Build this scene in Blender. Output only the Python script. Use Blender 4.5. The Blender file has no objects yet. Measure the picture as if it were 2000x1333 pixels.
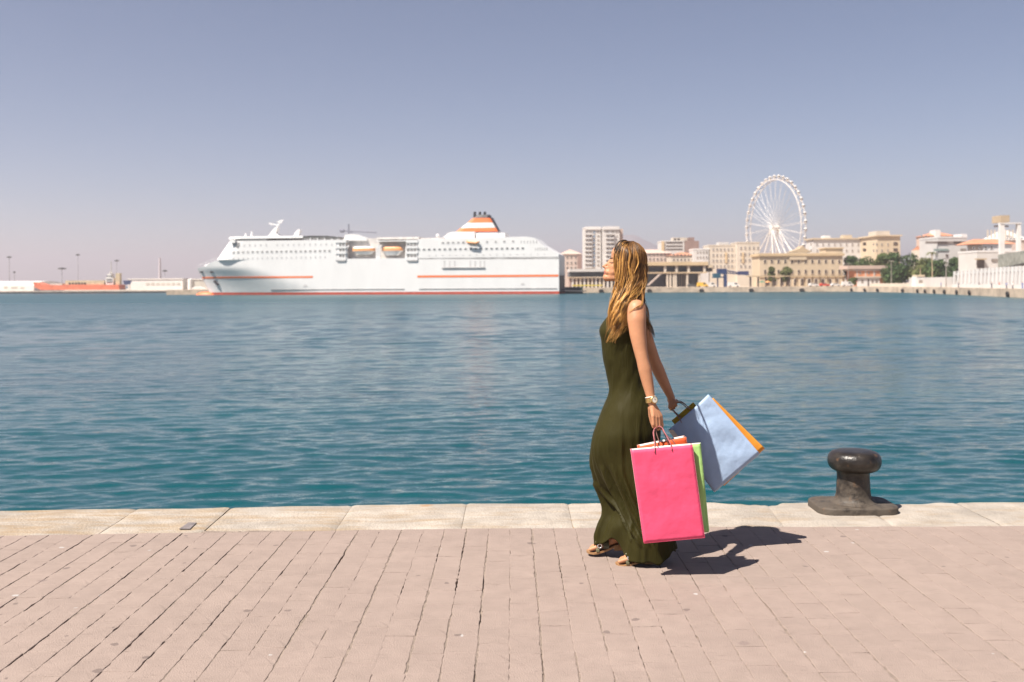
import bpy, bmesh, math, random
import numpy as np
from mathutils import Vector, Matrix, Euler, noise as mnoise
from mathutils.bvhtree import BVHTree

SC = bpy.context.scene
COL = SC.collection
RNG = random.Random(11)
R = math.radians

# ------------------------------------------------------------------ camera
FPX = 1944.4           # focal length in photo pixels (35 mm on a 36 mm sensor, 2000 px wide)
CAMH = 1.49            # eye height above the quay paving
ROLL = 0.0052
WATER_Z = -2.5
cam_data = bpy.data.cameras.new('camera')
cam = bpy.data.objects.new('camera', cam_data)
COL.objects.link(cam)
cam.matrix_world = Matrix.Translation((0, 0, CAMH)) @ Matrix.Rotation(R(90), 4, 'X') @ Matrix.Rotation(-ROLL, 4, 'Z')
cam_data.lens = 35.0
cam_data.sensor_width = 36.0
cam_data.shift_y = -0.0558
cam_data.clip_start = 0.1
cam_data.clip_end = 30000.0
cam_data.dof.use_dof = True
cam_data.dof.focus_distance = 5.4
cam_data.dof.aperture_fstop = 3.2
SC.camera = cam

# ------------------------------------------------------------------ sky, sun, exposure
SUN_TO = Vector((-0.535, -0.39, 1.0)).normalized()
world = bpy.data.worlds.new('World')
SC.world = world
world.use_nodes = True
wn = world.node_tree
wn.nodes.clear()
w_out = wn.nodes.new('ShaderNodeOutputWorld')
w_bg = wn.nodes.new('ShaderNodeBackground')
w_sky = wn.nodes.new('ShaderNodeTexSky')
w_sky.sky_type = 'NISHITA'
w_sky.sun_disc = False
w_sky.sun_elevation = math.asin(SUN_TO.z)
w_sky.sun_rotation = math.atan2(SUN_TO.x, SUN_TO.y)
w_sky.altitude = 0
w_sky.air_density = 0.72
w_sky.dust_density = 0.3
w_sky.ozone_density = 1.0
w_tint = wn.nodes.new('ShaderNodeMix')
w_tint.data_type = 'RGBA'
w_tint.blend_type = 'MULTIPLY'
w_tint.inputs[0].default_value = 1.0
w_tint.inputs[7].default_value = (1.03, 0.94, 0.92, 1)
w_hsv = wn.nodes.new('ShaderNodeHueSaturation')
w_hsv.inputs['Saturation'].default_value = 1.0
w_hsv.inputs['Value'].default_value = 1.0
wn.links.new(w_sky.outputs[0], w_hsv.inputs['Color'])
wn.links.new(w_hsv.outputs[0], w_tint.inputs[6])
wn.links.new(w_tint.outputs[2], w_bg.inputs[0])
w_bg.inputs[1].default_value = 0.053
wn.links.new(w_bg.outputs[0], w_out.inputs[0])

sun_data = bpy.data.lights.new('sun', 'SUN')
sun_data.energy = 5.0
sun_data.angle = R(0.5)
sun_data.color = (1.0, 0.93, 0.84)
sun = bpy.data.objects.new('sun', sun_data)
COL.objects.link(sun)
sun.rotation_euler = SUN_TO.to_track_quat('Z', 'Y').to_euler()
sun.location = (0, 0, 60)

SC.view_settings.view_transform = 'Standard'
SC.view_settings.look = 'None'
SC.view_settings.exposure = 1.1
SC.view_settings.gamma = 1.0
SC.view_settings.use_curve_mapping = False
SC.render.engine = 'CYCLES'
SC.cycles.use_denoising = True
SC.cycles.max_bounces = 6
SC.cycles.volume_bounces = 0
SC.cycles.sample_clamp_indirect = 6


# ------------------------------------------------------------------ helpers
def unroll(px, py):
    dx, dy = px - 1000.0, py - 555.0
    return dx - ROLL * dy, dy + ROLL * dx

def W(px, py, D):
    """the world point seen at a photo pixel, at depth D from the camera"""
    a, b = unroll(px, py)
    return Vector((a * D / FPX, D, CAMH - b * D / FPX))

def GP(px, py, z=0.0):
    """the point of the level z seen at a photo pixel"""
    a, b = unroll(px, py)
    return W(px, py, FPX * (CAMH - z) / b)

def s2l(c):
    return tuple((x / 12.92 if x <= 0.04045 else ((x + 0.055) / 1.055) ** 2.4) for x in c)

LOC = {}

def rootloc(o):
    return LOC[o.name]

def tag(o, label=None, cat=None, group=None, kind=None):
    if label: o['label'] = label
    if cat: o['category'] = cat
    if group: o['group'] = group
    if kind: o['kind'] = kind
    return o

def thing(name, label, cat, loc, group=None):
    o = bpy.data.objects.new(name, None)
    COL.objects.link(o)
    o.empty_display_size = 0.2
    o.location = loc
    LOC[o.name] = Vector(loc)
    return tag(o, label, cat, group)

class MB:
    """collects boxes, tubes and sheets in world coordinates; build() links them as one mesh object"""
    def __init__(self):
        self.v = []; self.f = []; self.m = []
    def add(self, verts, faces, mi=0):
        b = len(self.v)
        self.v.extend([tuple(p) for p in verts])
        self.f.extend([tuple(i + b for i in f) for f in faces])
        self.m.extend([mi] * len(faces))
    def box(self, x0, x1, y0, y1, z0, z1, mi=0):
        v = [(x0,y0,z0),(x1,y0,z0),(x1,y1,z0),(x0,y1,z0),(x0,y0,z1),(x1,y0,z1),(x1,y1,z1),(x0,y1,z1)]
        self.hexa(v, mi)
    def hexa(self, v, mi=0):
        self.add(v, [(0,3,2,1),(4,5,6,7),(0,1,5,4),(1,2,6,5),(2,3,7,6),(3,0,4,7)], mi)
    def prism(self, poly, ext, mi=0):
        n = len(poly); e = Vector(ext)
        v = [Vector(p) for p in poly] + [Vector(p) + e for p in poly]
        f = [tuple(range(n))[::-1], tuple(range(n, 2 * n))]
        f += [(i, (i + 1) % n, n + (i + 1) % n, n + i) for i in range(n)]
        self.add(v, f, mi)
    def rings(self, rings, mi=0, cap=True, closed=True):
        n = len(rings[0]); v = [p for r in rings for p in r]; f = []
        m = n if closed else n - 1
        for i in range(len(rings) - 1):
            for j in range(m):
                a = i * n + j; b = i * n + (j + 1) % n
                f.append((a, b, b + n, a + n))
        if cap:
            f.append(tuple(range(n))[::-1])
            f.append(tuple(range((len(rings) - 1) * n, len(rings) * n)))
        self.add(v, f, mi)
    def tube(self, pts, rad, n=8, mi=0, cap=True):
        pts = [Vector(p) for p in pts]
        if not hasattr(rad, '__len__'): rad = [rad] * len(pts)
        rings = []; ref = None
        for i, p in enumerate(pts):
            t = (pts[min(i + 1, len(pts) - 1)] - pts[max(i - 1, 0)])
            t = t.normalized() if t.length > 1e-9 else Vector((0, 0, 1))
            if ref is None:
                ref = Vector((0, 0, 1)) if abs(t.z) < 0.9 else Vector((1, 0, 0))
            a = (ref - t * ref.dot(t))
            a = a.normalized() if a.length > 1e-6 else t.orthogonal().normalized()
            ref = a; b = t.cross(a)
            rings.append([p + (a * math.cos(k * 2 * math.pi / n) + b * math.sin(k * 2 * math.pi / n)) * rad[i] for k in range(n)])
        self.rings(rings, mi, cap)
    def capsule(self, p0, p1, r0, r1=None, n=14, mi=0):
        r1 = r0 if r1 is None else r1
        p0, p1 = Vector(p0), Vector(p1)
        d = p1 - p0
        t = d.normalized() if d.length > 1e-6 else Vector((0, 0, 1))
        a = t.orthogonal().normalized(); b = t.cross(a)
        rings = []
        for k in range(1, 6):
            an = math.pi / 2 * k / 5
            rings.append((p0 - t * (r0 * math.cos(an)), r0 * math.sin(an)))
        for k in range(4, 0, -1):
            an = math.pi / 2 * k / 5
            rings.append((p1 + t * (r1 * math.cos(an)), r1 * math.sin(an)))
        rings.insert(5, (p1, r1))
        self.rings([[c + (a * math.cos(j * 2 * math.pi / n) + b * math.sin(j * 2 * math.pi / n)) * max(r, 1e-4) for j in range(n)] for c, r in rings], mi)
    def ellipsoid(self, c, rad, rot=None, n=24, m=14, mi=0):
        M = (rot.to_matrix() if rot is not None else Matrix.Identity(3))
        rings = []
        for i in range(1, m):
            an = math.pi * i / m
            rings.append([Vector(c) + M @ Vector((rad[0] * math.sin(an) * math.cos(j * 2 * math.pi / n), rad[1] * math.sin(an) * math.sin(j * 2 * math.pi / n), -rad[2] * math.cos(an))) for j in range(n)])
        self.rings(rings, mi)
    def lathe(self, c, prof, n=40, mi=0, sx=1.0, sy=1.0):
        self.rings([[(c[0] + r * sx * math.cos(k * 2 * math.pi / n), c[1] + r * sy * math.sin(k * 2 * math.pi / n), c[2] + z) for k in range(n)] for r, z in prof], mi)
    def mesh(self, name, origin=(0, 0, 0), smooth=False):
        me = bpy.data.meshes.new(name)
        o = Vector(origin)
        me.from_pydata([(p[0] - o.x, p[1] - o.y, p[2] - o.z) for p in self.v], [], self.f)
        me.polygons.foreach_set('material_index', self.m)
        if smooth: me.polygons.foreach_set('use_smooth', [True] * len(self.f))
        me.update()
        return me
    def build(self, name, mats, parent=None, origin=None, smooth=False, **kw):
        if parent is not None: org = LOC[parent.name]
        elif origin is not None: org = Vector(origin)
        else: org = Vector((0, 0, 0))
        me = self.mesh(name, org, smooth)
        for m in (mats if isinstance(mats, (list, tuple)) else [mats]): me.materials.append(m)
        o = bpy.data.objects.new(name, me)
        COL.objects.link(o)
        LOC[o.name] = org
        if parent is not None: o.parent = parent
        else: o.location = org
        return tag(o, **kw)

def inst(me, name, parent, loc, rot=None, scale=None):
    o = bpy.data.objects.new(name, me)
    COL.objects.link(o)
    o.parent = parent
    o.location = Vector(loc) - LOC[parent.name]
    if rot is not None: o.rotation_euler = rot
    if scale is not None: o.scale = scale
    LOC[o.name] = Vector(loc)
    return o

def copy_thing(src, loc, label, kids):
    c = src.copy(); COL.objects.link(c); c.location = loc; c['label'] = label
    LOC[c.name] = Vector(loc)
    for ch in kids:
        d = ch.copy(); COL.objects.link(d); d.parent = c
    return c

def bevel(o, w=0.01, seg=2):
    m = o.modifiers.new('bevel', 'BEVEL'); m.width = w; m.segments = seg; m.limit_method = 'ANGLE'; m.angle_limit = R(35)
    return o

# ------------------------------------------------------------------ materials
def mat(name, col, rough=0.6, var=0.10, scale=3.0, bump=0.0, bscale=40.0, metal=0.0, spec=0.5, col2=None, patch=0.5, island=0.0, stretch=None, coat=0.0, sheen=0.0):
    m = bpy.data.materials.new(name); m.use_nodes = True
    nt = m.node_tree; N = nt.nodes; L = nt.links
    b = N['Principled BSDF']
    b.inputs['Roughness'].default_value = rough
    b.inputs['Metallic'].default_value = metal
    b.inputs['Specular IOR Level'].default_value = spec
    if coat: b.inputs['Coat Weight'].default_value = coat; b.inputs['Coat Roughness'].default_value = 0.15
    if sheen: b.inputs['Sheen Weight'].default_value = sheen
    geo = N.new('ShaderNodeNewGeometry')
    pos = geo.outputs['Position']
    if stretch:
        mp = N.new('ShaderNodeMapping'); mp.inputs['Scale'].default_value = stretch
        L.new(pos, mp.inputs[0]); pos = mp.outputs[0]
    nz = N.new('ShaderNodeTexNoise'); nz.inputs['Scale'].default_value = scale; nz.inputs['Detail'].default_value = 6; nz.inputs['Roughness'].default_value = 0.62
    L.new(pos, nz.inputs['Vector'])
    rp = N.new('ShaderNodeValToRGB')
    c2 = col2 if col2 else tuple(min(1, x * (1 + var)) for x in col)
    c1 = col if col2 else tuple(x * (1 - var) for x in col)
    rp.color_ramp.elements[0].position = 0.5 - 0.28 * patch * 1.0
    rp.color_ramp.elements[1].position = 0.5 + 0.28 * patch
    rp.color_ramp.elements[0].color = (*c1, 1); rp.color_ramp.elements[1].color = (*c2, 1)
    L.new(nz.outputs['Fac'], rp.inputs[0])
    out = rp.outputs[0]
    if island:
        oi = N.new('ShaderNodeObjectInfo')
        ad = N.new('ShaderNodeMath'); ad.operation = 'ADD'
        L.new(oi.outputs['Random'], ad.inputs[0]); L.new(geo.outputs['Random Per Island'], ad.inputs[1])
        fr = N.new('ShaderNodeMath'); fr.operation = 'FRACT'; L.new(ad.outputs[0], fr.inputs[0])
        mr = N.new('ShaderNodeMapRange'); mr.inputs['To Min'].default_value = 1 - island; mr.inputs['To Max'].default_value = 1 + island
        L.new(fr.outputs[0], mr.inputs[0])
        mx = N.new('ShaderNodeVectorMath'); mx.operation = 'SCALE'
        L.new(out, mx.inputs[0]); L.new(mr.outputs[0], mx.inputs['Scale']); out = mx.outputs[0]
    L.new(out, b.inputs['Base Color'])
    if bump:
        n2 = N.new('ShaderNodeTexNoise'); n2.inputs['Scale'].default_value = bscale; n2.inputs['Detail'].default_value = 5
        L.new(pos, n2.inputs['Vector'])
        bp = N.new('ShaderNodeBump'); bp.inputs['Strength'].default_value = bump; bp.inputs['Distance'].default_value = 0.01
        L.new(n2.outputs['Fac'], bp.inputs['Height']); L.new(bp.outputs[0], b.inputs['Normal'])
    return m

def math_node(nt, op, a, bv):
    n = nt.nodes.new('ShaderNodeMath'); n.operation = op
    for i, x in enumerate((a, bv)):
        if isinstance(x, (int, float)): n.inputs[i].default_value = x
        else: nt.links.new(x, n.inputs[i])
    return n.outputs[0]

M = {}
M['white'] = mat('white_paint', (0.74, 0.73, 0.72), 0.45, 0.04, 0.3)
M['dark_glass'] = mat('dark_glass', (0.05, 0.06, 0.065), 0.15, 0.3, 0.5)
M['grey_glass'] = mat('grey_glass', (0.16, 0.17, 0.17), 0.2, 0.3, 0.5)
M['black'] = mat('black_paint', (0.018, 0.018, 0.02), 0.5, 0.2, 1)
M['orange'] = mat('orange_paint', (0.78, 0.17, 0.045), 0.5, 0.06, 0.5)
M['concrete'] = mat('pale_concrete', (0.42, 0.36, 0.29), 0.85, 0.25, 0.4)
M['asphalt'] = mat('quay_concrete', (0.36, 0.32, 0.28), 0.9, 0.2, 0.2)
# ------------------------------------------------------------------ water
def water_material():
    m = bpy.data.materials.new('harbour_water'); m.use_nodes = True
    nt = m.node_tree; N = nt.nodes; L = nt.links
    b = N['Principled BSDF']
    geo = N.new('ShaderNodeNewGeometry')
    mp = N.new('ShaderNodeMapping'); mp.inputs['Scale'].default_value = (0.045, 0.16, 1)
    L.new(geo.outputs['Position'], mp.inputs[0])
    nz = N.new('ShaderNodeTexNoise'); nz.inputs['Scale'].default_value = 1.0; nz.inputs['Detail'].default_value = 3
    L.new(mp.outputs[0], nz.inputs['Vector'])
    rp = N.new('ShaderNodeValToRGB')
    rp.color_ramp.elements[0].position = 0.3; rp.color_ramp.elements[1].position = 0.7
    rp.color_ramp.elements[0].color = (0.0028, 0.047, 0.057, 1); rp.color_ramp.elements[1].color = (0.0036, 0.061, 0.071, 1)
    L.new(nz.outputs['Fac'], rp.inputs[0]); L.new(rp.outputs[0], b.inputs['Base Color'])
    b.inputs['Roughness'].default_value = 0.07
    b.inputs['IOR'].default_value = 1.33
    heights = []
    for sc, amp in (((0.8, 2.2, 1), 0.045), ((2.2, 6.5, 1), 0.016), ((4.5, 17, 1), 0.0045)):
        mq = N.new('ShaderNodeMapping'); mq.inputs['Scale'].default_value = sc; mq.inputs['Rotation'].default_value = (0, 0, 0.18)
        L.new(geo.outputs['Position'], mq.inputs[0])
        n2 = N.new('ShaderNodeTexNoise'); n2.inputs['Scale'].default_value = 1.0; n2.inputs['Detail'].default_value = 2; n2.inputs['Distortion'].default_value = 0.4
        L.new(mq.outputs[0], n2.inputs['Vector'])
        heights.append(math_node(nt, 'MULTIPLY', n2.outputs['Fac'], amp))
    h = math_node(nt, 'ADD', math_node(nt, 'ADD', heights[0], heights[1]), heights[2])
    # wind patches: calmer and rougher bands
    mw = N.new('ShaderNodeMapping'); mw.inputs['Scale'].default_value = (0.006, 0.03, 1)
    L.new(geo.outputs['Position'], mw.inputs[0])
    n3 = N.new('ShaderNodeTexNoise'); n3.inputs['Scale'].default_value = 1.0; n3.inputs['Detail'].default_value = 2
    L.new(mw.outputs[0], n3.inputs['Vector'])
    mr = N.new('ShaderNodeMapRange'); mr.inputs['From Min'].default_value = 0.35; mr.inputs['From Max'].default_value = 0.65
    mr.inputs['To Min'].default_value = 0.45; mr.inputs['To Max'].default_value = 1.0
    L.new(n3.outputs['Fac'], mr.inputs[0])
    bp = N.new('ShaderNodeBump'); bp.inputs['Distance'].default_value = 1.0
    # the open basin is choppier than the lee of the quay
    sepp = N.new('ShaderNodeSeparateXYZ'); L.new(geo.outputs['Position'], sepp.inputs[0])
    fy = N.new('ShaderNodeMapRange'); fy.inputs['From Min'].default_value = 25; fy.inputs['From Max'].default_value = 220; fy.inputs['To Min'].default_value = 0.9; fy.inputs['To Max'].default_value = 2.6
    L.new(sepp.outputs[1], fy.inputs[0])
    h = math_node(nt, 'MULTIPLY', h, fy.outputs[0])
    ry = N.new('ShaderNodeMapRange'); ry.inputs['From Min'].default_value = 25; ry.inputs['From Max'].default_value = 260; ry.inputs['To Min'].default_value = 0.06; ry.inputs['To Max'].default_value = 0.30
    L.new(sepp.outputs[1], ry.inputs[0]); L.new(ry.outputs[0], b.inputs['Roughness'])
    L.new(mr.outputs[0], bp.inputs['Strength'])
    L.new(h, bp.inputs['Height']); L.new(bp.outputs[0], b.inputs['Normal'])
    return m

def make_water():
    D = [5.0]
    while D[-1] < 620: D.append(D[-1] * (1.03 if D[-1] < 14 else 1.0043 if D[-1] < 150 else 1.008))
    nn = len(D)
    T = np.linspace(-0.78, 0.78, 480)
    Dn = np.array(D)[:, None]
    X = T[None, :] * (Dn + 3.0); Y = np.repeat(Dn, len(T), 1)
    rg = np.random.RandomState(5)
    Z = np.zeros_like(X)
    spac = np.maximum(0.0043 * Dn * (1 + 0.85 * np.clip((Dn - 110) / 90, 0, 1)), 0.00325 * (Dn + 3))
    patch = 0.75 + 0.25 * np.sin(X * 0.05 + 1.3 + 0.4 * np.sin(Y * 0.08)) * np.sin(Y * 0.11 + 0.6 * np.sin(X * 0.03))
    for i in range(150):
        lam = math.exp(rg.uniform(math.log(0.27), math.log(5.0)))
        th = rg.normal(math.radians(97), math.radians(24))
        k = 2 * math.pi / lam
        amp = lam * 0.0028 * rg.uniform(0.5, 1.3) * (1.2 if lam < 0.95 else 0.65 if lam < 1.6 else 0.2 + 0.65 * np.clip((Dn - 28) / 70, 0, 1))
        fade = np.clip((lam / spac - 2.2) / 2.5, 0, 1)
        ph = k * (X * math.cos(th) + Y * math.sin(th)) + rg.uniform(0, 6.28)
        s = np.sin(ph)
        Z += amp * fade * (s + 0.18 * np.cos(2 * ph))
    Z *= patch
    verts = np.stack([X, Y, Z], -1).reshape(-1, 3)
    nc = len(T)
    idx = np.arange(nn * nc).reshape(nn, nc)
    quads = np.stack([idx[:-1, :-1], idx[:-1, 1:], idx[1:, 1:], idx[1:, :-1]], -1).reshape(-1, 4)
    mb_v = verts.tolist(); fs = quads.tolist()
    # smooth skirts out to the horizon and to both sides
    b = len(mb_v)
    Dl = D[-1]
    prev = [int(idx[-1, j]) for j in range(0, nc)]
    ring = [(T[j] * (Dl + 3) * 16, 9000.0, 0.0) for j in range(nc)]
    mb_v += ring
    fs += [[prev[j], prev[j + 1], b + j + 1, b + j] for j in range(nc - 1)]
    for side in (0, nc - 1):
        b = len(mb_v)
        out = [((-1 if side == 0 else 1) * 9000.0, float(D[i]), 0.0) for i in range(nn)]
        mb_v += out
        for i in range(nn - 1):
            q = [int(idx[i, side]), int(idx[i + 1, side]), b + i + 1, b + i]
            fs.append(q if side == 0 else q[::-1])
    me = bpy.data.meshes.new('water')
    me.from_pydata(mb_v, [], fs)
    me.polygons.foreach_set('use_smooth', [True] * len(me.polygons))
    me.materials.append(water_material())
    o = bpy.data.objects.new('water', me); COL.objects.link(o)
    o.location = (0, 0, WATER_Z)
    o['kind'] = 'structure'
make_water()

# ------------------------------------------------------------------ quay: paving, coping, wall
def y_front(x): return 6.075 + min(0.0, (x + 0.3) * 0.042) - max(0.0, x - 1.5) * 0.006
def y_back(x): return 6.80 + min(0.0, (x + 0.3) * 0.046) - max(0.0, x - 0.5) * 0.012

def brick_material(name, base):
    m = mat(name, base, 0.88, 0.05, 9.0, 0.5, 160.0, island=0.028, spec=0.2)
    nt = m.node_tree; N = nt.nodes; L = nt.links
    b = N['Principled BSDF']
    src = b.inputs['Base Color'].links[0].from_socket
    geo = N.new('ShaderNodeNewGeometry')
    # broad traffic wear
    nzl = N.new('ShaderNodeTexNoise'); nzl.inputs['Scale'].default_value = 0.7; nzl.inputs['Detail'].default_value = 3
    L.new(geo.outputs['Position'], nzl.inputs['Vector'])
    mrl = N.new('ShaderNodeMapRange'); mrl.inputs['From Min'].default_value = 0.3; mrl.inputs['From Max'].default_value = 0.7
    mrl.inputs['To Min'].default_value = 0.955; mrl.inputs['To Max'].default_value = 1.035
    L.new(nzl.outputs['Fac'], mrl.inputs[0])
    sc = N.new('ShaderNodeVectorMath'); sc.operation = 'SCALE'
    L.new(src, sc.inputs[0]); L.new(mrl.outputs[0], sc.inputs['Scale']); src = sc.outputs[0]
    # fine streaks along the courses
    mp = N.new('ShaderNodeMapping'); mp.inputs['Scale'].default_value = (14, 60, 1)
    L.new(geo.outputs['Position'], mp.inputs[0])
    nz = N.new('ShaderNodeTexNoise'); nz.inputs['Scale'].default_value = 1.0; nz.inputs['Detail'].default_value = 4
    L.new(mp.outputs[0], nz.inputs['Vector'])
    mr = N.new('ShaderNodeMapRange'); mr.inputs['From Min'].default_value = 0.60; mr.inputs['From Max'].default_value = 0.72; mr.inputs['To Max'].default_value = 0.35
    L.new(nz.outputs['Fac'], mr.inputs[0])
    mx = N.new('ShaderNodeMix'); mx.data_type = 'RGBA'; mx.inputs[7].default_value = (base[0] * 0.6, base[1] * 0.58, base[2] * 0.58, 1)
    L.new(mr.outputs[0], mx.inputs[0]); L.new(src, mx.inputs[6]); src = mx.outputs[2]
    # chewing gum and droppings (pale), oil spots (dark)
    for scale, thr, colr, seed in ((5.6, 0.065, (0.40, 0.385, 0.37), 0.0), (7.0, 0.11, (0.13, 0.10, 0.09), 7.3), (2.1, 0.05, (0.19, 0.145, 0.13), 3.1)):
        vo = N.new('ShaderNodeTexVoronoi'); vo.inputs['Scale'].default_value = scale
        vo.voronoi_dimensions = '3D'
        ml = N.new('ShaderNodeMapping'); ml.inputs['Location'].default_value = (seed, seed * 1.7, seed)
        nd = N.new('ShaderNodeTexNoise'); nd.inputs['Scale'].default_value = 30.0
        L.new(geo.outputs['Position'], nd.inputs['Vector'])
        va = N.new('ShaderNodeVectorMath'); va.operation = 'MULTIPLY_ADD'; va.inputs[1].default_value = (0.03, 0.03, 0)
        L.new(nd.outputs['Color'], va.inputs[0]); L.new(geo.outputs['Position'], va.inputs[2])
        L.new(va.outputs[0], ml.inputs[0]); L.new(ml.outputs[0], vo.inputs['Vector'])
        # only some cells carry a spot
        sepc = N.new('ShaderNodeSeparateColor'); L.new(vo.outputs['Color'], sepc.inputs[0])
        on = math_node(nt, 'GREATER_THAN', sepc.outputs[0], 0.52)
        rad = math_node(nt, 'MULTIPLY', sepc.outputs[1], thr * 1.6)
        dd = math_node(nt, 'SUBTRACT', rad, vo.outputs['Distance'])
        mk = N.new('ShaderNodeMapRange'); mk.inputs['From Min'].default_value = 0.0; mk.inputs['From Max'].default_value = 0.02
        L.new(dd, mk.inputs[0])
        fac = math_node(nt, 'MULTIPLY', mk.outputs[0], on)
        fac = math_node(nt, 'MULTIPLY', fac, 0.75)
        my = N.new('ShaderNodeMix'); my.data_type = 'RGBA'; my.inputs[7].default_value = (*colr, 1)
        L.new(fac, my.inputs[0]); L.new(src, my.inputs[6]); src = my.outputs[2]
    L.new(src, b.inputs['Base Color'])
    return m

M['brick'] = brick_material('paving_brick', (0.256, 0.199, 0.171))
M['joint'] = mat('sandy_joint', (0.20, 0.155, 0.125), 0.95, 0.3, 30, 0.5, 200)

pav = MB(); pav.box(-14, 14, -8, 6.0, -0.35, -0.022)
# sand bed between the bricks: filled almost flush in places, washed out in others
gx = np.linspace(-4.6, 4.6, 420); gy = np.linspace(3.2, 6.06, 96)
bedv = []
for y in gy:
    for x in gx:
        n_ = mnoise.noise((x * 6.0, y * 2.6, 3.3)) + .7 * mnoise.noise((x * 2.2, y * 1.3, 8.1)) - .18 - .10 * x
        bedv.append((x, y, -0.0034 - 0.012 * max(0.0, min(1.0, n_ * 1.8)) + 0.0012 * mnoise.noise((x * 40, y * 40, 1.0))))
nx_ = len(gx)
pav.add(bedv, [(j * nx_ + i, j * nx_ + i + 1, (j + 1) * nx_ + i + 1, (j + 1) * nx_ + i) for j in range(len(gy) - 1) for i in range(nx_ - 1)])
pavement = pav.build('pavement', M['joint'], kind='structure')

def brick_mesh(seed, w, l):
    """a worn setts-like paving brick: chamfered top, slightly wavy long sides"""
    rg = random.Random(seed)
    nx, ny = 2, 6
    top = []; rim = []
    def outline(inset, z, amp):
        pts = []
        hw, hl = w / 2 - inset, l / 2 - inset * 0.35
        for i in range(ny): pts.append((hw, -hl + 2 * hl * i / ny))
        for i in range(nx): pts.append((hw - 2 * hw * i / nx, hl))
        for i in range(ny): pts.append((-hw, hl - 2 * hl * i / ny))
        for i in range(nx): pts.append((-hw + 2 * hw * i / nx, -hl))
        return pts
    jit = [(rg.gauss(0, 0.0017), rg.gauss(0, 0.0007)) for _ in range(2 * nx + 2 * ny)]
    rz = [rg.gauss(0, 0.0006) for _ in range(2 * nx + 2 * ny)]
    mb = MB()
    rings = []
    for inset, z in ((0.0, -0.03), (0.0, -0.0030), (0.0010, -0.0009), (0.0035, 0.0)):
        rings.append([(p[0] + j[0], p[1] + j[1], z + (q if z > -0.02 else 0)) for p, j, q in zip(outline(inset, z, 0), jit, rz)])
    mb.rings(rings, cap=False)
    n = len(rings[0])
    mb.v.append((0, 0, 0.0004)); c = len(mb.v) - 1
    for j in range(n): mb.f.append((3 * n + j, 3 * n + (j + 1) % n, c)); mb.m.append(0)
    return mb

COLW = 0.1315
BL = 0.205
bricks = []      # x, y, w, l, dz, rot, variant
rg = random.Random(3)
VARW = [0.1280, 0.1286, 0.1292, 0.1274, 0.1296]
wob = {}
for k in range(-62, 64):
    xc = -0.017 + COLW * (k + 0.5)
    if abs(xc) > 8: continue
    y = 6.02 + rg.uniform(-0.2, 0.0)
    drift = rg.gauss(0, 0.0018)
    wide = (k % 4 == 0)
    yf = y_front(xc) - 0.006
    yy = yf
    l = rg.choice((BL, BL * 0.5, BL * 0.75, BL))
    while yy > 1.2:
        gap = 0.0002 + abs(rg.gauss(0, 0.0004))
        lb = l - gap
        bricks.append((xc + drift + rg.gauss(0, 0.0014) - (0.002 if wide else 0), yy - l / 2, rg.randrange(len(VARW)), lb, rg.gauss(0, 0.0006), rg.gauss(0, 0.0035), rg.gauss(0, 0.002), rg.gauss(0, 0.004)))
        yy -= l
        l = BL + rg.gauss(0, 0.004)

def in_frame(x, y):
    if y < 0.5: return False
    px = 1000 + FPX * x / y; py = 555 + FPX * CAMH / y
    return -25 < px < 2025 and py < 1350
vis = sorted([b for b in bricks if in_frame(b[0], b[1])], key=lambda b: b[1])
single = set(id(b) for b in vis[:300])
bm_cache = {}
rest = MB()
for b in bricks:
    x, y, vi, lb, dz, rz, rx, ry = b
    key = (vi, round(lb / 0.004))
    if id(b) in single:
        if key not in bm_cache:
            me = brick_mesh(hash(key) % 9973, VARW[vi], lb).mesh('brick', smooth=False); me.materials.append(M['brick']); bm_cache[key] = me
        inst(bm_cache[key], 'brick', pavement, (x, y, dz), (rx * 0.5, ry * 0.5, rz))
    else:
        mbk = brick_mesh(hash((vi, round(x * 7), round(y * 9))) % 9973, VARW[vi], lb)
        Rm = Euler((rx * 0.5, ry * 0.5, rz)).to_matrix(); o = Vector((x, y, dz))
        rest.add([Rm @ Vector(p) + o for p in mbk.v], mbk.f)
rb = rest.build('paving_bricks', M['brick'], pavement); rb['kind'] = 'stuff'

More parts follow.
